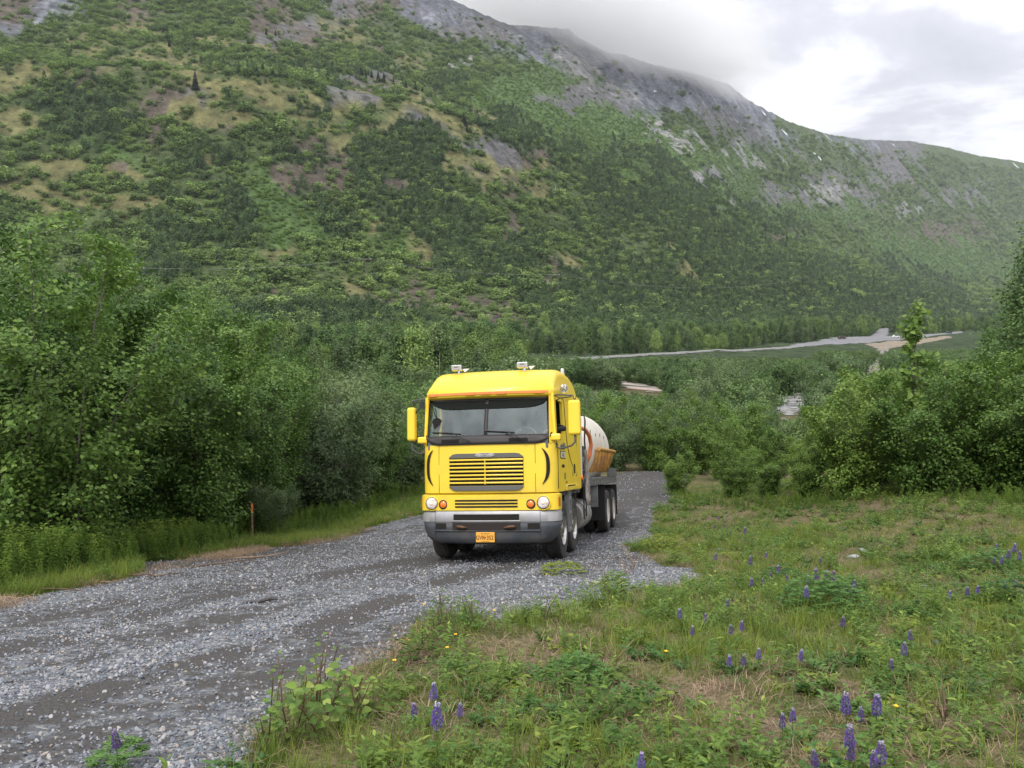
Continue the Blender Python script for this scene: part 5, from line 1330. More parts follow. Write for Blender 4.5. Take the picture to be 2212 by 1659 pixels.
kind[(kind == 0) & (Q_ < np.interp(P_, [900, 2212], [140, 420]))] = 1
sel = kind == 0; m_ = sel.sum(); big = np.interp(y[sel], [400, 1500, 3500], [1, 1.15, 1.9])
scatter('mountain_forest', np.stack([x[sel], y[sel], z[sel]-.5], 1), spin(m_), g.uniform(.40, 1.0, m_)*big, g.integers(0, 6, m_), HTR, 'dark green forest on the lower mountain side', 'forest')
sel = kind == 1; m_ = sel.sum(); big = np.interp(y[sel], [400, 1500, 3500], [1, 1.3, 2.3])
sc_ = g.gamma(3.0, .28, m_)*big; scatter('mountain_scrub', np.stack([x[sel], y[sel], z[sel]-.3], 1), spin(m_), np.stack([sc_*1.5, sc_*1.5, sc_], 1), g.integers(0, 4, m_), HSH, 'scattered shrubs dotting the mountain side', 'scrub')
sel = kind == 2; m_ = sel.sum(); big = np.interp(y[sel], [400, 1500, 3500], [1, 1.4, 2.5])
scatter('lush_undergrowth', np.stack([x[sel], y[sel], z[sel]-.2], 1), spin(m_), g.uniform(.4, 1.1, m_)*big, g.integers(0, 2, m_), HLU, 'bright green low growth in the mountain gullies', 'undergrowth')
print('hill counts', [(kind == k).sum() for k in range(3)])
SPX = [(422,188,15),(555,160,8),(568,156,9),(590,162,8),(618,158,7),(655,168,9),(700,165,7),(782,162,11),(790,168,10),(803,166,9),(817,172,12),(829,175,11),(850,180,9),(868,182,11),(877,186,9),(897,190,11),(575,72,8),(595,76,7),(352,70,6),(363,74,7),(366,98,9),(420,84,6),(1002,262,10),(1108,232,9),(1006,270,9),(1008,285,6),(1121,240,7),(1455,640,12),(1700,515,10),(1565,500,11),(1572,508,10),(1610,560,9),(1590,520,8),(1840,640,11),(1850,645,12),(745,545,8),(742,550,9),(1320,395,9),(1570,400,8),(1240,330,7),(940,215,8),(912,195,8)]
for k, (a, b, h) in enumerate(SPX):
    p = G(a, b+h*.4); P2 = 'upper left slope' if a < 650 else 'terrace above the middle of the slope' if a < 1010 else 'right-hand slope'
    plant('spruce_tree', SPR[k % 3], ('trunk', 'crown'), (p.x, p.y, p.z-.4), k*1.1, h/10*1.0, 'small dark spruce on the %s, %s from the left' % (P2, ordn(sum(1 for q_ in SPX if q_[0] < a))), 'spruce', 'spruces dotted over the mountain side')
# snow patches and pale crags of the upper mountain
SNOW = mat('old_snow', (.80,.82,.86), .8)
def patch(name, px, row, w, h, m, tilt, label, cat, thick=2.0):
    c = G(px, row); n = 14; mb = MB(); rows = []
    for i in range(7):
        r_ = i/6; rr = []
        for j in range(n+1):
            a = 2*math.pi*(j % n)/n; q_ = 1+.25*math.sin(3*a+px)+.12*math.sin(7*a)
            dx = r_*q_*math.cos(a)*w/2; dr = r_*q_*math.sin(a)*h/2+dx*tilt
            X_ = c.x+dx*c.y/1843; Y_ = c.y-dr*c.y/1843*2.0; Z_ = hz(X_, Y_)+thick*(1-r_**4)+.2
            rr.append((X_-c.x, Y_-c.y, Z_-c.z))
        rows.append(rr)
    mb.grid(rows); o = mb.build(name, m, None, True); o.location = c; tag(o, label, cat); return o
for a in ((1765,338,20,4,.45,'snow streak below the ridge, largest of the patches'),(1695,287,9,3,.6,'small snow streak high on the grey ridge'),(1650,246,7,3,.5,'tiny snow fleck beside the skyline'),(1415,200,6,3,.3,'tiny snow fleck on the scree below the cloud'),(1790,299,18,1.5,.1,'thin snow strip along the skyline'),(1930,315,6,2,.1,'snow speck on the far skyline'),(2195,360,13,3,.2,'snow strip at the right edge of the ridge')):
    patch('snow_patch', *a[:4], SNOW, a[4], a[5], 'snow', .4)
# ---------------------------------------------------------------- foreground
g = np.random.default_rng(77)
# loose stones on the gravel road
def stone_mesh(seed):
    import bmesh
    bm = bmesh.new(); bmesh.ops.create_icosphere(bm, subdivisions=2, radius=1); r = np.random.default_rng(seed)
    pl = [(unit(r.normal(0, 1, 3)), r.uniform(.45, .8)) for _ in range(9)]
    for v in bm.verts:
        c = np.array(v.co)
        for nn, d in pl:
            k = c@nn
            if k > d: c = c-nn*(k-d)
        v.co = Vector(c*np.array([1, .8, .55]))
    me = bpy.data.meshes.new('stone'); bm.to_mesh(me); bm.free(); me.materials.append(STONE); return me
def stone_material():
    m, nt, b = mat_new('loose_stone'); N = nt.nodes; L = nt.links; oi = N.new('ShaderNodeObjectInfo')
    r = N.new('ShaderNodeValToRGB'); e = r.color_ramp.elements; e[0].color = (.085,.095,.112,1); e[1].color = (.47,.46,.45,1)
    for p, c in ((.30,(.15,.168,.195,1)),(.62,(.24,.255,.28,1)),(.86,(.37,.37,.38,1)),(.95,(.30,.25,.20,1))): q = e.new(p); q.color = c
    L.new(oi.outputs['Random'], r.inputs[0]); L.new(r.outputs[0], b.inputs['Base Color']); b.inputs['Roughness'].default_value = .8; return m
STONE = stone_material()
STN = [stone_mesh(i) for i in range(6)]
n = 380000; y = 2.2+40*g.random(n)**1.35; x = g.uniform(-.68, .68, n)*y
keep = on_road(x, y) & (g.random(n) < np.interp(y, [2, 6, 12, 24, 29, 42], [.35, .9, .9, .8, .22, .12]))
x, y = x[keep], y[keep]; tr = fbm((x*.9-y*.45)*1.0+3, (x*.45+y*.9)*.16, 3)+1.3*ruts(x, y); keep = g.random(len(x)) < np.clip(.80-1.0*tr, .10, 1); x, y = x[keep], y[keep]
sz = .0062+.0044*g.gamma(1.5, 1.0, len(x)); sz = np.minimum(sz, .030)*np.interp(y, [14, 40], [1, 1.9]); z = H(x, y)+sz*.25
print('stones', len(x))
scatter('loose_stones', np.stack([x, y, z], 1), g.uniform(0, 6.28, (len(x), 3))*np.array([.15, .15, 1]), sz, g.integers(0, 6, len(x)), STN, 'loose grey crushed stone covering the gravel road', 'gravel')
def rock(px, row, s, label, flat=.6):
    p = G(px, row); o = bpy.data.objects.new('rock', STN[int(px) % 6]); COL.objects.link(o); o.location = (p.x, p.y, p.z+s*.15); o.scale = (s, s*.8, s*flat); o.rotation_euler = (.1, .1, px); tag(o, label, 'rock')
rock(1994, 1273, .16, 'flat pale grey rock lying in the grass right of the lupine clump'); rock(1838, 1206, .15, 'grey rock among dead twigs above the lupine clump'); rock(1680, 1207, .09, 'small grey stone near the top lupines')
rock(2035, 1400, .12, 'half hidden grey rock in the grass at the right'); rock(1865, 1193, .12, 'pale rock beside the dead twigs in the meadow'); rock(1555, 1190, .12, 'grey stone at the upper left of the meadow')
for (a, b, s) in ((1350,1245,.13),(1420,1240,.10),(1290,1262,.11),(1385,1255,.09)): rock(a, b, s, 'grey %s stone in the rubble at the road edge' % ('biggest' if s == .13 else 'smallest' if s == .09 else 'second biggest' if s == .11 else 'third biggest'))
# dark clod on the road
q = MB(); rr = np.random.default_rng(2); p = G(565, 1303); pts = [(-.26,0,.01),(-.16,.03,.03),(-.04,.0,.02),(.06,.03,.05),(.14,.01,.09),(.22,-.01,.05)]
q.tube(pts, [.02,.035,.028,.045,.06,.02], 7); o = q.build('dirt_clod', mat('wet_clod', (.045,.040,.034), .95, c2=(.10,.10,.10), scale=25, bump=1, bscale=40), None); o.location = p; o.rotation_euler = (0, 0, .2); o.scale = (.9, .9, .6)
md = o.modifiers.new('sub', 'SUBSURF'); md.render_levels = 2; tag(o, 'dark twisted clod of dirt lying on the gravel left of the truck', 'clod')

# grass, straw and weeds ---------------------------------------------------
def blades(seed, n, h, spread, lean, wid, m, flat=0):
    g_ = np.random.default_rng(seed); V = []; F = []; T = []
    for k in range(n):
        a = g_.uniform(0, 6.28); r = spread*g_.random()**.6; bx, by = r*math.cos(a), r*math.sin(a); hh = h*g_.uniform(.45, 1.1); dirn = a+g_.normal(0, .8); ln = lean*g_.uniform(.2, 1.3); w = wid*g_.uniform(.7, 1.2)
        sx, sy = -math.sin(dirn)*w, math.cos(dirn)*w; b = len(V); t = g_.random()
        for i in range(4):
            f = i/3; ox = math.cos(dirn)*ln*hh*f*f; oy = math.sin(dirn)*ln*hh*f*f; zz = hh*f*(1-.35*ln*f) if not flat else .012+.05*f*(1-f)*3*g_.random()
            if flat: ox = math.cos(dirn)*hh*f; oy = math.sin(dirn)*hh*f
            k_ = 1-f*.85
            V += [(bx+ox-sx*k_, by+oy-sy*k_, zz), (bx+ox+sx*k_, by+oy+sy*k_, zz)]; T += [t*.8+.1*f]*2
        F += [(b, b+1, b+3, b+2), (b+2, b+3, b+5, b+4), (b+4, b+5, b+7, b+6)]
    return mesh_only('tuft', np.array(V), np.array(F), m, np.array(T))
GR = [blades(10+i, 38, .155, .12, .7, .0026, L_GRASS) for i in range(4)]+[blades(20+i, 26, .27, .08, .6, .0030, L_GRASS) for i in range(2)]
ST = [blades(30+i, 22, .15, .15, .7, .0017, L_STRAW, 1) for i in range(3)]+[blades(40, 6, .18, .08, .5, .0018, L_STRAW)]
def weed_mesh(seed, h, nst, leaf, wid, m, ang=.5, per=14):
    g_ = np.random.default_rng(seed); P = []; D = []; S = []
    for k in range(nst):
        a = g_.uniform(0, 6.28); b = np.array([math.cos(a), math.sin(a), 0])*.05*g_.random(); d = unit(np.array([math.cos(a)*ang, math.sin(a)*ang, 1])); hh = h*g_.uniform(.6, 1.1)
        for j in range(per):
            f = (j+1)/per; p = b+d*hh*f; q_ = g_.uniform(0, 6.28); P.append(p); D.append((math.cos(q_), math.sin(q_), .35)); S.append(leaf*(1-.4*f)*g_.uniform(.7, 1.2))
    P = np.array(P); D = np.array(D); Nn = unit(g_.normal(0, .3, (len(P), 3))+np.array([0, 0, 1])); V, F = leaves(P, D, Nn, np.array(S), wid)
    return mesh_only('weed', V, F, m, np.repeat(np.clip(g_.normal(.45, .25, len(P)), 0, 1), 6))
WD = [weed_mesh(50, .16, 7, .05, .45, L_WEED), weed_mesh(51, .12, 8, .06, .35, L_LUP, .9), weed_mesh(52, .10, 6, .075, .6, L_GRASS, 1.2, 6), weed_mesh(53, .24, 4, .07, .3, L_WEED, .3, 18)]
def meadow_pts(n, ymax, dens):
    y = np.sqrt(g.uniform(2.0**2, ymax**2, n)); x = g.uniform(-.67, .95, n)*y; k = ~on_road(x, y)
    k &= dens(x, y) > g.random(n); return x[k], y[k]
patchy = lambda x, y: .5+.9*fbm(x*.55+3, y*.55, 4)
dg = lambda x, y: np.clip(.20+patchy(x, y), .10, 1)*np.interp(y, [2, 8, 16, 45], [1, .75, .42, .35])*np.where(x < xedge(y)-5, .2, np.where(x < xedge(y)-.9, .45, 1))
x, y = meadow_pts(60000, 34, dg); n = len(x); print('grass', n)
hsc = g.uniform(.6, 1.15, n)*np.where(x < -2.5, 1.3, 1)*np.clip(.75+.5*patchy(x, y), .6, 1.25)
scatter('meadow_grass', np.stack([x, y, H(x, y)-.01], 1), spin(n, .12, g), hsc, np.where(g.random(n) < .18, g.integers(4, 6, n), g.integers(0, 4, n)), GR, 'green meadow grass growing beside the gravel road', 'grass')
x, y = meadow_pts(39000, 24, lambda x, y: np.clip(.66-.7*patchy(x, y), .06, 1)*np.interp(y, [2, 8, 24], [1, .7, .3])*(x > -3.5)); n = len(x); print('straw', n)
scatter('dead_straw', np.stack([x, y, H(x, y)+.005], 1), spin(n, .12, g), g.uniform(.6, 1.5, n), g.choice([0, 1, 2, 3], n, p=[.29, .29, .29, .13]), ST, 'dead straw and dry stems matted over the meadow', 'straw')
x, y = meadow_pts(42000, 30, lambda x, y: np.clip(.15+.9*fbm(x*.8+30, y*.8, 3)+.2, .05, .9)*np.interp(y, [2, 8, 30], [.8, .7, .5])); n = len(x); print('weeds', n)
scatter('meadow_herbs', np.stack([x, y, H(x, y)-.01], 1), spin(n, .1, g), g.uniform(.6, 1.5, n), g.integers(0, 4, n), WD, 'small leafy herbs among the meadow grass', 'herbs')
# fireweed stand on the left verge, and thinner along the right bushes
def fireweed(seed, h=1.15, per=44, leaf=.17):
    g_ = np.random.default_rng(seed); mb = MB(); P = []; D = []; lean = g_.normal(0, .06, 2)
    for j in range(per):
        f = .12+.88*j/per; a = j*2.4+g_.normal(0, .2); P.append((lean[0]*f*f*h*2, lean[1]*f*f*h*2, h*f)); D.append((math.cos(a), math.sin(a), .55 if f > .85 else .12))
    P = np.array(P); D = np.array(D); Nn = unit(g_.normal(0, .15, (per, 3))+np.array([0, 0, 1])+D*np.array([[.5, .5, 0]])); f = P[:, 2]/h
    V, F = leaves(P, D, Nn, leaf*np.where(f > .85, .55, 1-.35*f)*g_.uniform(.8, 1.15, per), .30, .2, .45)
    cr = mesh_only('leaves', V, F, L_WEED, np.repeat(np.clip(.15+.75*f**1.5+g_.normal(0, .1, per), 0, 1), 6))
    mb.tube([(lean[0]*t*t*h*2, lean[1]*t*t*h*2, h*t) for t in (0, .33, .66, 1)], [.005, .0045, .004, .002], 4, False)
    st = bpy.data.meshes.new('stem'); st.from_pydata(mb.v, [], mb.f); st.materials.append(L_WEED); return st, cr
FW = [fireweed(60+i) for i in range(5)]; FWJ = [joined(m) for m in FW]
n = 3400; y = g.uniform(8.5, 34, n); off = g.uniform(.35, 3.6, n); x = xedge(y)-off-.15; k = (x/y > -.72) & (g.random(n) < np.interp(y, [9, 17, 22, 34], [1, .8, .5, .4])*np.interp(off, [.4, 1.2, 2.2, 3.6], [.35, 1, .8, .5])) & ~on_road(x, y)
x, y, off = x[k], y[k], off[k]; n = len(x); print('fireweed', n)
hs = np.where((np.abs(1106+1843*x/y-546) < 45) & (y < 21), .35, 1)*np.interp(y, [9, 14, 20, 30], [.80, .70, .50, .42])*g.uniform(.65, 1.15, n)*np.interp(off, [.4, 1.3], [.55, 1])
_ve = 5200; yv = g.uniform(8.5, 36, _ve); xv = xedge(yv)-.15+g.normal(-.35, .45, _ve); kv = ~on_road(xv, yv) & (xv/yv > -.72); xv, yv = xv[kv], yv[kv]
scatter('verge_grass', np.stack([xv, yv, H(xv, yv)-.01], 1), spin(len(xv), .12, g), g.uniform(.6, 1.3, len(xv)), g.integers(0, 6, len(xv)), GR, 'bright grass on the left verge at the edge of the gravel', 'grass')
scatter('fireweed_stand', np.stack([x, y, H(x, y)-.02], 1), spin(n, .06, g), hs, g.integers(0, 5, n), FWJ, 'thick stand of narrow-leaved fireweed along the left verge', 'fireweed')
n = 560; x = g.uniform(5.5, 17, n); yb = np.interp(x, [6, 8, 10, 12, 17], [28.5, 24.0, 20.6, 19.4, 18.7]); y = yb-g.uniform(-.2, 2.6, n)**1.0; k = (x/y < .66) & (g.random(n) < .5+.6*fbm(x*.7, y*.7, 2)); x, y = x[k], y[k]; n = len(x)
scatter('verge_herbs', np.stack([x, y, H(x, y)-.02], 1), spin(n, .08, g), g.uniform(.18, .42, n), g.integers(0, 5, n), FWJ, 'leafy herbs in front of the right-hand bushes', 'herbs')

# lupines ------------------------------------------------------------------
L_PET = leaf_mat('lupine_petal', (.19,.12,.37), (.31,.21,.53), (.64,.58,.76), .3, .6, .2)
def lupine(seed, spike=.15, stem=.32):
    g_ = np.random.default_rng(seed); P = []; D = []; S = []; T = []; n = 12
    for i in range(n):
        f = i/(n-1); z = stem+spike*f**.92; r = (.030*(1-.75*f)+.003)*(1 if f > .12 else .8); m = 7 if f < .75 else 5
        for j in range(m):
            if g_.random() < .08: continue
            a = 2*math.pi*(j+.5*(i % 2))/m+g_.normal(0, .12); c_, s_ = math.cos(a), math.sin(a); k_ = r*g_.uniform(.8, 1.15); l = .0125*(1-.45*f)+.002
            t = np.clip(.25+g_.normal(0, .25)+(.8 if f > .86 else 0), 0, 1); b_ = np.array([c_*k_, s_*k_, z+g_.normal(0, .0025)])
            for dd in ((c_*.5, s_*.5, 1), (c_, s_, .15), (c_*.6-s_*.7, s_*.6+c_*.7, .3), (c_*.6+s_*.7, s_*.6-c_*.7, .3)): P.append(b_); D.append(dd); S.append(l*g_.uniform(.8, 1.2)); T.append(t+(.18 if dd[2] == 1 else 0))
    T = list(np.clip(T, 0, 1)); P = np.array(P); D = np.array(D); Nn = unit(D[:, [1, 0, 2]]*np.array([-1, 1, 0])+g_.normal(0, .6, (len(P), 3))); V, F = leaves(P, D, Nn, np.array(S), 1.1, .9, .2)
    fl_ = mesh_only('flower_spike', V, F, L_PET, np.repeat(np.array(T), 6))
    mb = MB(); mb.tube([(0, 0, 0), (.01, 0, stem*.5), (0, 0, stem), (0, 0, stem+spike)], [.0035, .003, .0028, .001], 6, False); st = bpy.data.meshes.new('stem'); st.from_pydata(mb.v, [], mb.f); st.materials.append(L_LUP)
    P = []; D = []; S = []
    for k in range(9):
        a = g_.uniform(0, 6.28); r = g_.uniform(.05, .15); zc = g_.uniform(.25, .85)*stem*.9; c = np.array([math.cos(a)*r, math.sin(a)*r, zc])
        for j in range(8): b = 2*math.pi*j/8; P.append(c); D.append((math.cos(b), math.sin(b), .25)); S.append(.045*g_.uniform(.8, 1.1))
    P = np.array(P); V, F = leaves(P, np.array(D), unit(np.array([0, 0, 1.])+g_.normal(0, .25, (len(P), 3))), np.array(S), .26, .3, .1)
    lv = mesh_only('leaves', V, F, L_LUP, np.repeat(g_.random(len(P)), 6)); return fl_, st, lv
LU = [lupine(70+i) for i in range(5)]
LX = [(885,743,30),(1032,760,40),(1097,733,20),(1157,795,35),(1127,823,25),(1195,832,25),(1040,850,40),(1080,850,25),(1333,755,25),(1330,815,50),(1350,822,45),(1368,822,40),(1390,825,45),(1285,838,35),(1303,838,35),(1272,892,50),(1452,890,30),(1473,858,35),(1490,880,40),(934,943,30),(730,990,45),(826,1005,40),(773,1060,35),(952,1058,35),(992,1040,45),(1425,1020,45),(1720,1080,25),(1690,1135,60),(1632,1205,20),(938,1190,50),(994,1185,40),(1240,1165,20),(1063,1160,30),(1450,1380,100),(1575,1370,100),(1508,1425,60),(1208,1422,35),(1165,1450,65),(1467,1520,110),(1450,1585,60),(1593,1580,110),(1570,1625,80),(1328,1620,70),(550,1625,50),(1008,628,30),(942,637,14),(875,608,15),(918,606,14),(893,574,14),(2060,735,30),(2080,755,25),(2115,755,35),(2140,730,40),(2165,700,40),(2092,695,25),(2190,735,40),(2130,865,35),(2172,858,35),(1965,890,40),(2012,880,25),(1880,900,20),
      (-1695,1525,90),(-337,1325,75),(-335,1425,120),(-422,1395,45),(-234,1400,40)]
def lup_label(a, b, i):
    if a < 100: return 'purple lupine alone at the bottom left, on the gravel edge'
    if a < 1000: return 'purple lupine beside the leafy shoots near the bottom, %s from the left' % ordn(i)
    where = 'in the big clump at the middle of the meadow' if 1735 < a < 1860 and 1220 < b < 1300 else 'at the far right edge of the meadow' if a > 2030 else 'at the bottom of the picture' if b > 1500 else 'in the upper left of the meadow' if b < 1200 else 'scattered in the middle of the meadow'
    return 'purple lupine %s, %s lupine from left' % (where, ordn(i))
pos = [(1106+a/2.0, 832+b/2.0, hh/2.0) for a, b, hh in LX]
srt = sorted(range(len(pos)), key=lambda i: pos[i][0])
for i, k in enumerate(srt):
    a, b, hp = pos[k]; sc_ = .8
    for _ in range(4):
        p = Gh(a, b, .395*sc_); sc_ = min(1.35, max(.5, hp*p.y/1843/.165))
    e = plant('lupine', LU[k % 5], ('flower_spike', 'stem', 'leaves'), p, k*1.7, sc_, lup_label(a, b, i), 'lupine', 'lupines flowering in the meadow'); e.rotation_euler.x = g.normal(0, .05); e.rotation_euler.y = g.normal(0, .05)
# the leafy mound under the lupine clump
def mound(px, row, rad, h, n, label, m=L_LUP, name='lupine_clump'):
    p = G(px, row); g_ = np.random.default_rng(int(px)); P = []; D = []; S = []
    for k in range(n):
        a = g_.uniform(0, 6.28); r = rad*g_.random()**.5; zc = h*(1-(r/rad)**2)**.5*g_.uniform(.35, 1.0); c = np.array([math.cos(a)*r, math.sin(a)*r, zc+.02])
        for j in range(8): b = 2*math.pi*j/8; P.append(c); D.append((math.cos(b), math.sin(b), .25)); S.append(.05*g_.uniform(.8, 1.1))
    P = np.array(P); V, F = leaves(P, np.array(D), unit(np.array([0, 0, 1.])+g_.normal(0, .3, (len(P), 3))), np.array(S), .26, .3, .1)
    o = np_mesh(name, V, F, m, {'tint': np.repeat(g_.random(len(P)), 6)}); o.location = p; tag(o, label, 'plant')
mound(1778, 1322, .46, .40, 420, 'round mound of fine lupine leaves below the purple clump'); mound(1830, 1290, .25, .25, 120, 'small leafy lupine mound right of the main clump'); mound(1690, 1262, .3, .25, 140, 'leafy lupine patch left of the main clump')
mound(2155, 1235, .45, .3, 260, 'leafy lupine patch at the right edge of the meadow'); mound(1250, 1480, .25, .2, 110, 'fine-leaved lupine tuft left of the meadow middle')
mound(2190, 1300, .35, .3, 150, 'lupine leaves at the right edge, below the larger patch'); mound(262, 1655, .15, .14, 40, 'lupine leaves around the lone spike at the bottom left')

mound(1215, 1238, .35, .14, 120, 'patch of low weeds growing on the gravel right of the truck front', L_GRASS, 'weed_patch'); mound(1330, 1278, .22, .25, 90, 'leafy weed growing in the gravel below the truck wheels', L_WEED, 'weed_patch'); mound(1440, 1190, .5, .3, 170, 'leafy weeds at the meadow corner beside the road', L_GRASS, 'weed_patch')
# large-leaved sapling shoots at the front --------------------------------
def shoot(px, row, h, seed, label, leaf=.10, nl=14, m=L_RIGHT, wid=.78, name='poplar_shoot', spread=.22):
    g_ = np.random.default_rng(seed); p = G(px, row); e = empty(name, p); tag(e, label, 'sapling', 'young shoots along the near road edge')
    mb = MB(); P = []; D = []; Nn = []; S = []
    for k in range(3):
        a = g_.uniform(0, 6.28); tip = np.array([math.cos(a)*spread*g_.random(), math.sin(a)*spread*g_.random(), h*g_.uniform(.7, 1)]); b = np.array([g_.normal(0, .03), g_.normal(0, .03), -.03])
        mid = (b+tip)/2+np.array([g_.normal(0, .03), g_.normal(0, .03), 0]); mb.tube([tuple(b), tuple(mid), tuple(tip)], [.006, .005, .003], 6, False)
        for j in range(nl):
            f = .25+.75*(j+1)/nl; c = b*(1-f)**2+2*mid*f*(1-f)+tip*f*f; q_ = g_.uniform(0, 6.28); d = np.array([math.cos(q_), math.sin(q_), g_.uniform(-.1, .5)]); st_ = c+d*.045
            mb.tube([tuple(c), tuple(st_)], [.0016, .0012], 4, False); P.append(st_); D.append(d); S.append(leaf*g_.uniform(.6, 1.15)*(1.1-.4*f)); Nn.append(unit(np.array([g_.normal(0, .45), g_.normal(0, .45)-.35, 1])))
    q = MB(); q.v, q.f = mb.v, mb.f; q.m = [0]*len(mb.f); q.build('stem', TWIG, e, True)
    V, F = leaves(np.array(P), np.array(D), np.array(Nn), np.array(S), wid, .22, .15); np_mesh('leaves', V, F, m, {'tint': np.repeat(np.clip(g_.normal(.5, .25, len(P)), 0, 1), 6)}, parent=e)
for i, (a, b, h, lf, n_) in enumerate(((640,1600,.42,.105,13),(690,1590,.40,.11,12),(605,1560,.40,.07,6),(740,1560,.36,.08,12),(585,1620,.3,.09,8),(790,1530,.26,.08,10),(700,1500,.42,.075,7),(1185,1345,.40,.07,7),(1025,1360,.34,.075,14),(1320,1290,.34,.05,22),(1330,1300,.3,.05,20))):
    shoot(a, b, h, 40+i, 'young leafy shoot at the road edge, %s of the near shoots from the bottom left' % ordn(i), lf*.85, n_)
for i, (a, b, h) in enumerate(((950,1385,.45),(975,1400,.38),(925,1405,.34))): shoot(a, b, h, 60+i, 'narrow-leaved weed standing at the road edge, %s of three' % ordn(i), .075, 24, L_WEED, .28, 'roadside_weed', .08)
# yellow buttercups
YP = mat('buttercup_yellow', (.80,.48,.02), .5)
for i, (a, b, w) in enumerate(((916,1307,'above the near shoots'),(1181,1242,'on the gravel edge'),(966,1400,'beside the narrow-leaved weeds'),(1936,1528,'at the bottom right'),(1439,1409,'in the middle of the grass'),(984,1372,'close to the gravel'),(1068,1320,'at the gravel tip'),(1545,1235,'near the rubble'),(852,1428,'by the dry stalk'),(885,1385,'left of the weeds'))):
    p = Gh(a, b, .2); e = empty('buttercup', p); tag(e, 'yellow buttercup %s' % w, 'flower', 'yellow buttercups')
    q = MB(); q.tube([(0, 0, 0), (.005, 0, .1), (0, 0, .2)], .0016, 4); q.build('stem', L_GRASS, e)
    q = MB()
    for j in range(5):
        t = 2*math.pi*j/5; c, s_ = math.cos(t), math.sin(t); q.add([(0, 0, .2), (c*.010-s_*.008, s_*.010+c*.008, .206), (c*.019, s_*.019, .212), (c*.010+s_*.008, s_*.010-c*.008, .206)], [(0, 1, 2, 3)])
    q.lathe([(.004, .203), (.003, .208), (0, .209)], (0, 0, 0), 2, 8); q.build('petals', YP, e)
# dry stalks, stubs and sticks
def twigs(px, row, seed, n, h, label, m=TWIG, spread=.16, name='dead_twigs', cat='twigs', lay=.5):
    g_ = np.random.default_rng(seed); p = G(px, row); q = MB()
    for k in range(n):
        a = g_.uniform(0, 6.28); r = spread*g_.random(); b = (r*math.cos(a), r*math.sin(a), -.01); l = h*g_.uniform(.4, 1.1); t = g_.uniform(.02, lay*2); d = (math.cos(a+.4)*t, math.sin(a+.4)*t, 1); q.tube([b, (b[0]+d[0]*l*.5+g_.normal(0, .015), b[1]+d[1]*l*.5, l*.5), (b[0]+d[0]*l, b[1]+d[1]*l, l*.92)], [.006, .0045, .002], 5)
    o = q.build(name, m, None, True); o.location = p; tag(o, label, cat, 'dead twig clusters in the meadow')
DRY = mat('bleached_wood', (.34,.24,.15), .9, c2=(.20,.13,.08), scale=20)
for i, (a, b, n_, h, w, mm) in enumerate(((1375,1225,7,.34,'at the road edge right of the truck',DRY),(1362,1245,6,.28,'just below the taller dry stems right of the truck',DRY),(1655,1330,9,.22,'left of the lupine clump',TWIG),(1640,1345,8,.2,'brown and flattened, left of the lupine clump',TWIG),(1725,1290,3,.3,'bent like a hook beside the lupine clump',TWIG),(1885,1320,10,.24,'right of the lupine clump',TWIG),(1908,1335,8,.22,'right of the lupine clump, lower cluster',TWIG),(1300,1430,5,.26,'left of the meadow middle',DRY),(1308,1385,6,.24,'above the left lupines',TWIG),(1290,1450,5,.2,'by the fallen straw on the left',DRY),(1590,1640,5,.2,'at the bottom edge, middle',TWIG),(2040,1560,8,.18,'at the bottom right',TWIG),(1960,1500,6,.16,'right of the tall lupines',DRY),(1850,1180,8,.3,'in front of the right-hand bushes',DRY),(2060,1130,9,.3,'reddish, under the right-hand bushes',TWIG),(2100,1150,7,.3,'at the foot of the far right bushes',TWIG),(1240,1560,6,.14,'at the bottom left of the meadow',TWIG),(1850,1420,5,.14,'in the straw below the clump',DRY))):
    twigs(a, b, 300+i, n_, h, 'dry dead twigs %s' % w, mm)
twigs(853, 1440, 390, 1, .42, 'single upright dry stalk at the near road edge', DRY, .01, 'dry_stalk', 'stalk', .02); twigs(762, 1480, 391, 1, .4, 'second upright dry stalk, near the leafy shoots', DRY, .01, 'dry_stalk', 'stalk', .04)
twigs(680, 1545, 392, 3, .42, 'dark bare stems standing among the leafy shoots', TWIG, .05, 'dead_twigs', 'twigs', .05)
for i, (a, b, L_, rz, w) in enumerate(((60,1283,1.5,.15,'longest, at the left edge of the road'),(190,1262,1.1,.25,'above the longest one'),(330,1246,.9,.05,'beside the grass point on the left'),(560,1205,1.1,.4,'leaning up the verge'),(470,1222,1.2,.3,'lying along the verge'),(20,1300,.8,-.1,'in the bottom corner of the verge'))):
    p = G(a, b); q = MB(); g_ = np.random.default_rng(i); q.tube([(L_*(t-.5), .06*math.sin(t*5+i)+g_.normal(0, .012), .02+.05*g_.random()) for t in np.linspace(0, 1, 6)], [.012, .016, .015, .013, .010, .005], 6)
    o = q.build('stick', DRY if i % 2 else TWIG, None, True); o.location = p; o.rotation_euler = (0, 0, rz); tag(o, 'weathered stick on the ground, %s' % w, 'stick', 'sticks along the left verge')
n = 2600; y = g.uniform(9, 26, n); x = xedge(y)+g.normal(-.05, .22, n); k = (x/y > -.7) & (fbm(x*.5, y*.5, 3) > -.12+.25*g.random(n)); x, y = x[k], y[k]; n = len(x)
scatter('verge_litter', np.stack([x, y, H(x, y)+.01], 1), spin(n, .1, g), g.uniform(.7, 1.6, n), g.integers(0, 3, n), ST, 'brown dead stems littering the left edge of the gravel', 'litter')
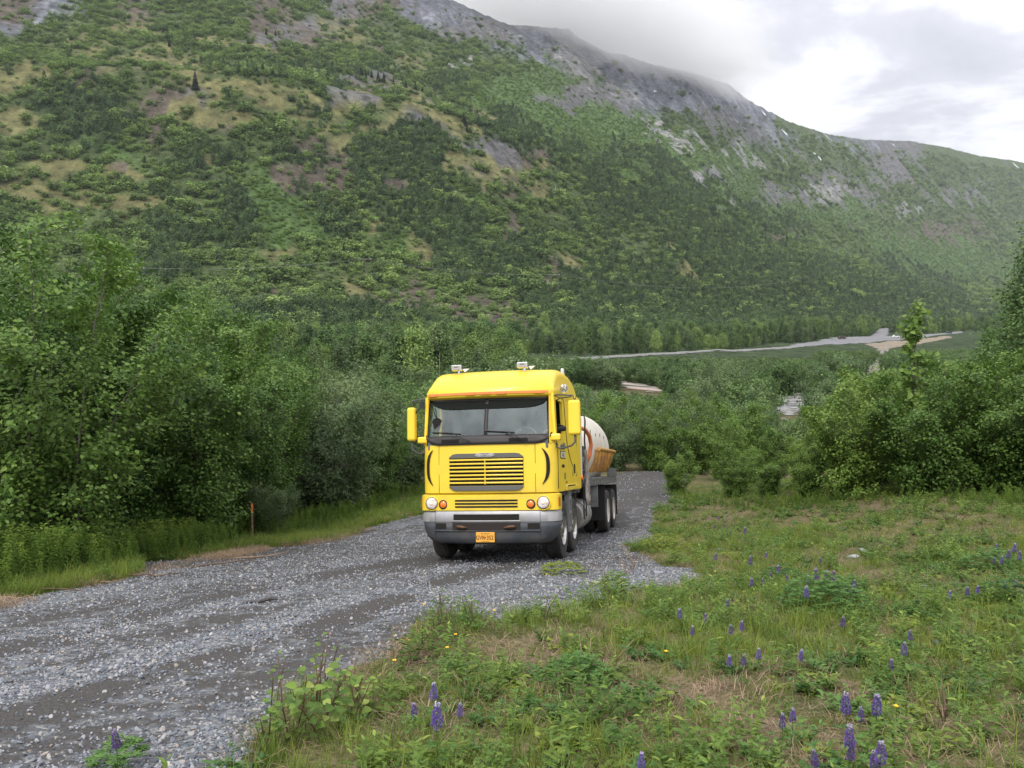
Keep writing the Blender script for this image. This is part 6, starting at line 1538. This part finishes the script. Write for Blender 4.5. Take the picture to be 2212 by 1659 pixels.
# survey stake with an orange top
p = G(546, 1168); st = empty('survey_stake', p, .2); tag(st, 'thin wooden survey stake with an orange painted top on the left verge', 'stake')
hgt = ztop(546, 1088, p.y)-p.z; q = MB(); q.prism([(-.022, .0), (.022, 0), (.022, hgt-.22), (-.022, hgt-.22)], 1, -.008, .008); q.build('lath', DRY, st)
q = MB(); q.prism([(-.0235, hgt-.22), (.0235, hgt-.22), (.0235, hgt), (-.0235, hgt)], 1, -.009, .009); q.build('orange_top', mat('stake_orange', (.95,.22,.09), .6), st)
# big lobed leaves of devil's club under the alders, and elder bushes with cream flowers
def lobed(px, row, seed, n, label):
    g_ = np.random.default_rng(seed); p = G(px, row+40); d = ray(px, row); y_ = p.y; e = empty('devils_club', p); tag(e, label, 'plant', 'broad-leaved plants under the left alders'); q = MB(); mb = MB(); hc = EYE+d.z*y_-p.z
    for k in range(n):
        c = Vector((g_.normal(0, .38), g_.normal(0, .2), max(.25, hc+g_.normal(0, .20)))); s_ = .15*g_.uniform(.7, 1.2); R3 = Euler((g_.normal(.45, .25), g_.normal(0, .25), g_.uniform(0, 6.28))).to_matrix(); vs = [c]; m_ = 14
        for j in range(m_):
            a = 2*math.pi*j/m_; r = s_*(1.0 if j % 2 == 0 else .66)*(1 if j != 7 else .5); vs.append(c+R3 @ Vector((r*math.cos(a), r*math.sin(a), -.18*r)))
        q.add(vs, [(0, 1+j, 1+(j+1) % m_) for j in range(m_)]); mb.tube([(0, 0, 0), (c.x*.5, c.y*.5, c.z*.6), tuple(c)], .005, 4, False)
    o = q.build('leaves', L_WEED, e); a = o.data.attributes.new('tint', 'FLOAT', 'POINT'); a.data.foreach_set('value', np.repeat(g_.uniform(.1, .8, n), 15)); mb.build('stem', TWIG, e)
for i, (a, b, n_, w) in enumerate(((195,1050,13,'nearest the left edge'),(260,1085,12,'low, between the ferny verge and the alders'),(330,1060,12,'in the middle of the group'),(395,1075,12,'nearest the stake'))): lobed(a, b, 80+i, n_, 'broad maple-like leaves under the alders, plant %s' % w)
CREAM = mat('elder_flower', (.55,.55,.32), .8)
for i, (a, b, w) in enumerate(((470,1050,'left of the survey stake'),(512,1045,'just left of the survey stake'),(590,1090,'right of the survey stake'))):
    p = G(a, b+70); s_ = .38; e = plant('elder_bush', WIL[i], ('stems', 'crown'), p, i*2., s_, 'light green elder bush with cream flower heads %s' % w, 'bush', 'elder bushes by the stake')
    g_ = np.random.default_rng(i+5)
    for k in range(4):
        q = MB(); c = (g_.normal(0, 1.0), -1.9+g_.normal(0, .2), 2.4+g_.uniform(-.8, 1.2))
        for j in range(26): v = g_.normal(0, .07, 3); q.lathe([(0, -.03), (.028, 0), (0, .03)], (c[0]+v[0], c[1]+v[1], c[2]+v[2]*1.3), 2, 5)
        q.build('flower_head', CREAM, e)

# ---------------------------------------------------------------- far things
# power line across the mountain foot
POLE = mat('pole_wood', (.16,.12,.09), .9); WIRE = mat('wire_grey', (.26,.27,.24), .6)
poles = []
for i, (a, b0, b1, w) in enumerate(((300,650,578,'at the left, partly hidden by the alders'),(790,622,558,'in the middle, above the brown slope'),(1198,640,592,'with the wide double crossarm'),(1745,640,590,'furthest to the right'))):
    p = G(a, b0); h = max(9.0, min(22., ztop(a, b1, p.y)-p.z)); e = empty('power_pole', p); tag(e, 'power pole on the lower mountain side, %s' % w, 'power pole', 'power poles across the mountain foot')
    q = MB()
    if i == 2:
        for s_ in (-2.2, 2.2): q.tube([(s_, 0, 0), (s_, 0, h)], .18, 8)
    else: q.tube([(0, 0, 0), (0, 0, h)], [.2, .14], 8)
    q.build('pole', POLE, e); q = MB(); q.box(-3.2, 3.2, -.12, .12, h-.7, h-.45); q.build('crossarm', POLE if i != 2 else PALEBARK, e)
    for s_ in (-2.9, 0, 2.9): q = MB(); q.lathe([(0, 0), (.16, .02), (.10, .25), (.16, .3), (0, .5)], (s_, 0, h-.45), 2, 8); q.build('insulator', PWHITE, e)
    poles.append(Vector((p.x, p.y, p.z+h)))
for k in range(3):
    q = MB()
    for (A, B) in zip(poles[:-1], poles[1:]):
        n_ = 24; q.tube([tuple(A.lerp(B, t)+Vector(((k-1)*2.9, 0, -4*t*(1-t)*.022*(B-A).length))) for t in np.linspace(0, 1, n_)], .028, 4, False)
    o = q.build('power_line', WIRE, None, True); tag(o, 'thin power line wire crossing the mountain foot, %s of three' % ('left' if k == 0 else 'middle' if k == 1 else 'right'), 'wire', 'power line wires')
# cars on the highway
def car(px, row, yd, col, label, kind=0, rz=1.35):
    x, y = px and (yd*(px-1106)/1843, yd); z = hz(x, y)+.12; e = empty('parked_car', (x, y, z), rz); tag(e, label, 'car', 'vehicles on the far highway'); m = mat('car_paint_%s' % kind, col, .3, coat=.5)
    q = MB(); pr = [(-2.3,.35),(-2.32,.8),(-2.1,1.0),(-1.9,1.05),(-1.2,1.65),(.9,1.68),(1.45,1.08),(2.2,.92),(2.32,.7),(2.3,.35)]; q.prism(pr, 1, -.9, .9); b_ = q.build('body', m, e, bevel=.08)
    q = MB(); q.prism([(-1.75,1.1),(-1.15,1.58),(.85,1.60),(1.28,1.1)], 1, -.915, .915); q.build('window', BLACK, b_, bevel=.02)
    for wx in (-1.4, 1.4):
        for s_ in (-1, 1): q = MB(); q.lathe([(.2, -.11), (.33, -.11), (.34, 0), (.33, .11), (.2, .11), (.0, .09)], (wx, s_*.82, .34), 1, 16); q.build('wheel', RUBBER, e)
car(1934, 730, 545, (.75,.76,.78), 'white car driving on the distant highway, behind the sapling', 1, .12)
car(1818, 732.5, 500, (.05,.02,.02), 'dark red vehicle parked at the left end of the highway apron', 2, .1)
car(2048, 722, 640, (.02,.04,.07), 'small dark car far along the highway at the right', 3, .1)
# log rail and timber beside the haul road
for i, (a, b, L_) in enumerate(((1385,846,7.5),(1405,850,8.0),(1360,842,6.0),(1340,840,5.0))):
    x, y = fl(a, b); q = MB(); n_ = 5; q.tube([(L_*(t-.5), .1*math.sin(t*4+i), .35+i*.12) for t in np.linspace(0, 1, n_)], [.2, .2, .19, .17, .15], 8); o = q.build('log', mat('bleached_log_%d' % i, (.36+.06*(i % 2), .33, .29), .9), None, True); o.location = (x, y, hz(x, y)); o.rotation_euler = (0, .05, -.5); tag(o, 'bleached log beside the haul road above the tank, %s from the truck' % ordn(3-i), 'log', 'logs beside the haul road')
for i, (a, b) in enumerate(((1285,812),(1310,816),(1305,822))):
    x, y = fl(a, b); q = MB(); q.box(-.12, .12, -.1, .1, -.1, 1.3+.5*(i == 1)); q.build('', POLE, None) if False else None; o = q.build('marker_post', PALEBARK, None); o.location = (x, y, hz(x, y)); tag(o, 'short pale post by the haul road, %s from the left' % ordn([0, 2, 1][i]), 'post', 'posts by the haul road')
# distant snowy range seen past the end of the ridge
X_ = np.linspace(1750, 2700, 120); rows_ = []
for k, f in enumerate(np.linspace(0, 1, 24)):
    yy = 5600+1000*f; top_ = np.interp(X_, [1750, 2050, 2120, 2200, 2260, 2400, 2700], [372, 368, 350, 338, 330, 300, 260]); u_ = (X_-1106)/1843; zt = EYE+6600*elev(top_); zz = -200+(zt+200)*f+50*fbm(X_/14., np.full_like(X_, f*9), 5)*math.sin(math.pi*min(f, .9))
    rows_.append(np.stack([u_*yy, np.full_like(X_, yy), zz], 1))
V = np.concatenate(rows_); i_ = np.arange(23)[:, None]*120+np.arange(119)[None]; F = np.stack([i_, i_+1, i_+121, i_+120], -1).reshape(-1, 4)
o = np_mesh('distant_range', V, F, mat('blue_rock_snow', (.12,.14,.17), .9, c2=(.75,.78,.82), scale=.0035, detail=8, lo=.55, hi=.60), smooth=True); o['kind'] = 'structure'

# cloud lying on the ridge
cm = bpy.data.materials.new('cloud_vapour'); cm.use_nodes = True; nt = cm.node_tree; N = nt.nodes; L = nt.links; N.remove(N['Principled BSDF'])
pv = N.new('ShaderNodeVolumePrincipled'); pv.inputs['Color'].default_value = (1, 1, 1, 1); pv.inputs['Anisotropy'].default_value = .1
tc = N.new('ShaderNodeTexCoord'); nz = N.new('ShaderNodeTexNoise'); nz.inputs['Scale'].default_value = 3.1; nz.inputs['Detail'].default_value = 7; nz.inputs['Roughness'].default_value = .66
L.new(tc.outputs['Object'], nz.inputs['Vector'])
ln_ = N.new('ShaderNodeVectorMath'); ln_.operation = 'LENGTH'; L.new(tc.outputs['Object'], ln_.inputs[0])
a1 = N.new('ShaderNodeMath'); a1.operation = 'MULTIPLY_ADD'; a1.inputs[1].default_value = -1.0; a1.inputs[2].default_value = .34; L.new(ln_.outputs['Value'], a1.inputs[0])
a2 = N.new('ShaderNodeMath'); a2.operation = 'ADD'; L.new(a1.outputs[0], a2.inputs[0]); L.new(nz.outputs[0], a2.inputs[1])
a3 = N.new('ShaderNodeMath'); a3.operation = 'MULTIPLY'; a3.inputs[1].default_value = .032; a3.use_clamp = False; L.new(a2.outputs[0], a3.inputs[0])
a4 = N.new('ShaderNodeMath'); a4.operation = 'MAXIMUM'; a4.inputs[1].default_value = 0; L.new(a3.outputs[0], a4.inputs[0]); L.new(a4.outputs[0], pv.inputs['Density'])
L.new(pv.outputs[0], N['Material Output'].inputs['Volume'])
for (px, row, dep, sx, sy, sz, rot) in ((1180, -30, 1600, 430, 330, 165, .27), (1410, 72, 1840, 350, 300, 118, .36)):
    d = ray(px, row); q = MB(); q.lathe([(math.sin(t)*1.0, -math.cos(t)) for t in np.linspace(0, math.pi, 13)], (0, 0, 0), 2, 24)
    o = q.build('cloud', cm, None, True); o.location = (d.x*dep, dep, EYE+d.z*dep); o.scale = (sx, sy, sz); o.rotation_euler = (0, rot, 0); o['kind'] = 'stuff'
    tag(o, 'soft grey cloud lying on the mountain ridge' if px == 1200 else 'trailing end of the cloud lower along the ridge', 'cloud')
# thin valley haze: one even volume round everything
hm = bpy.data.materials.new('valley_haze'); hm.use_nodes = True; N = hm.node_tree.nodes; N.remove(N['Principled BSDF'])
pv = N.new('ShaderNodeVolumePrincipled'); pv.inputs['Color'].default_value = (.86, .92, 1.0, 1); pv.inputs['Density'].default_value = 5.5e-5; pv.inputs['Anisotropy'].default_value = .2
hm.node_tree.links.new(pv.outputs[0], N['Material Output'].inputs['Volume'])
q = MB(); q.box(-6500, 7500, -60, 6900, -16, 2300); o = q.build('haze', hm, None); o['kind'] = 'stuff'
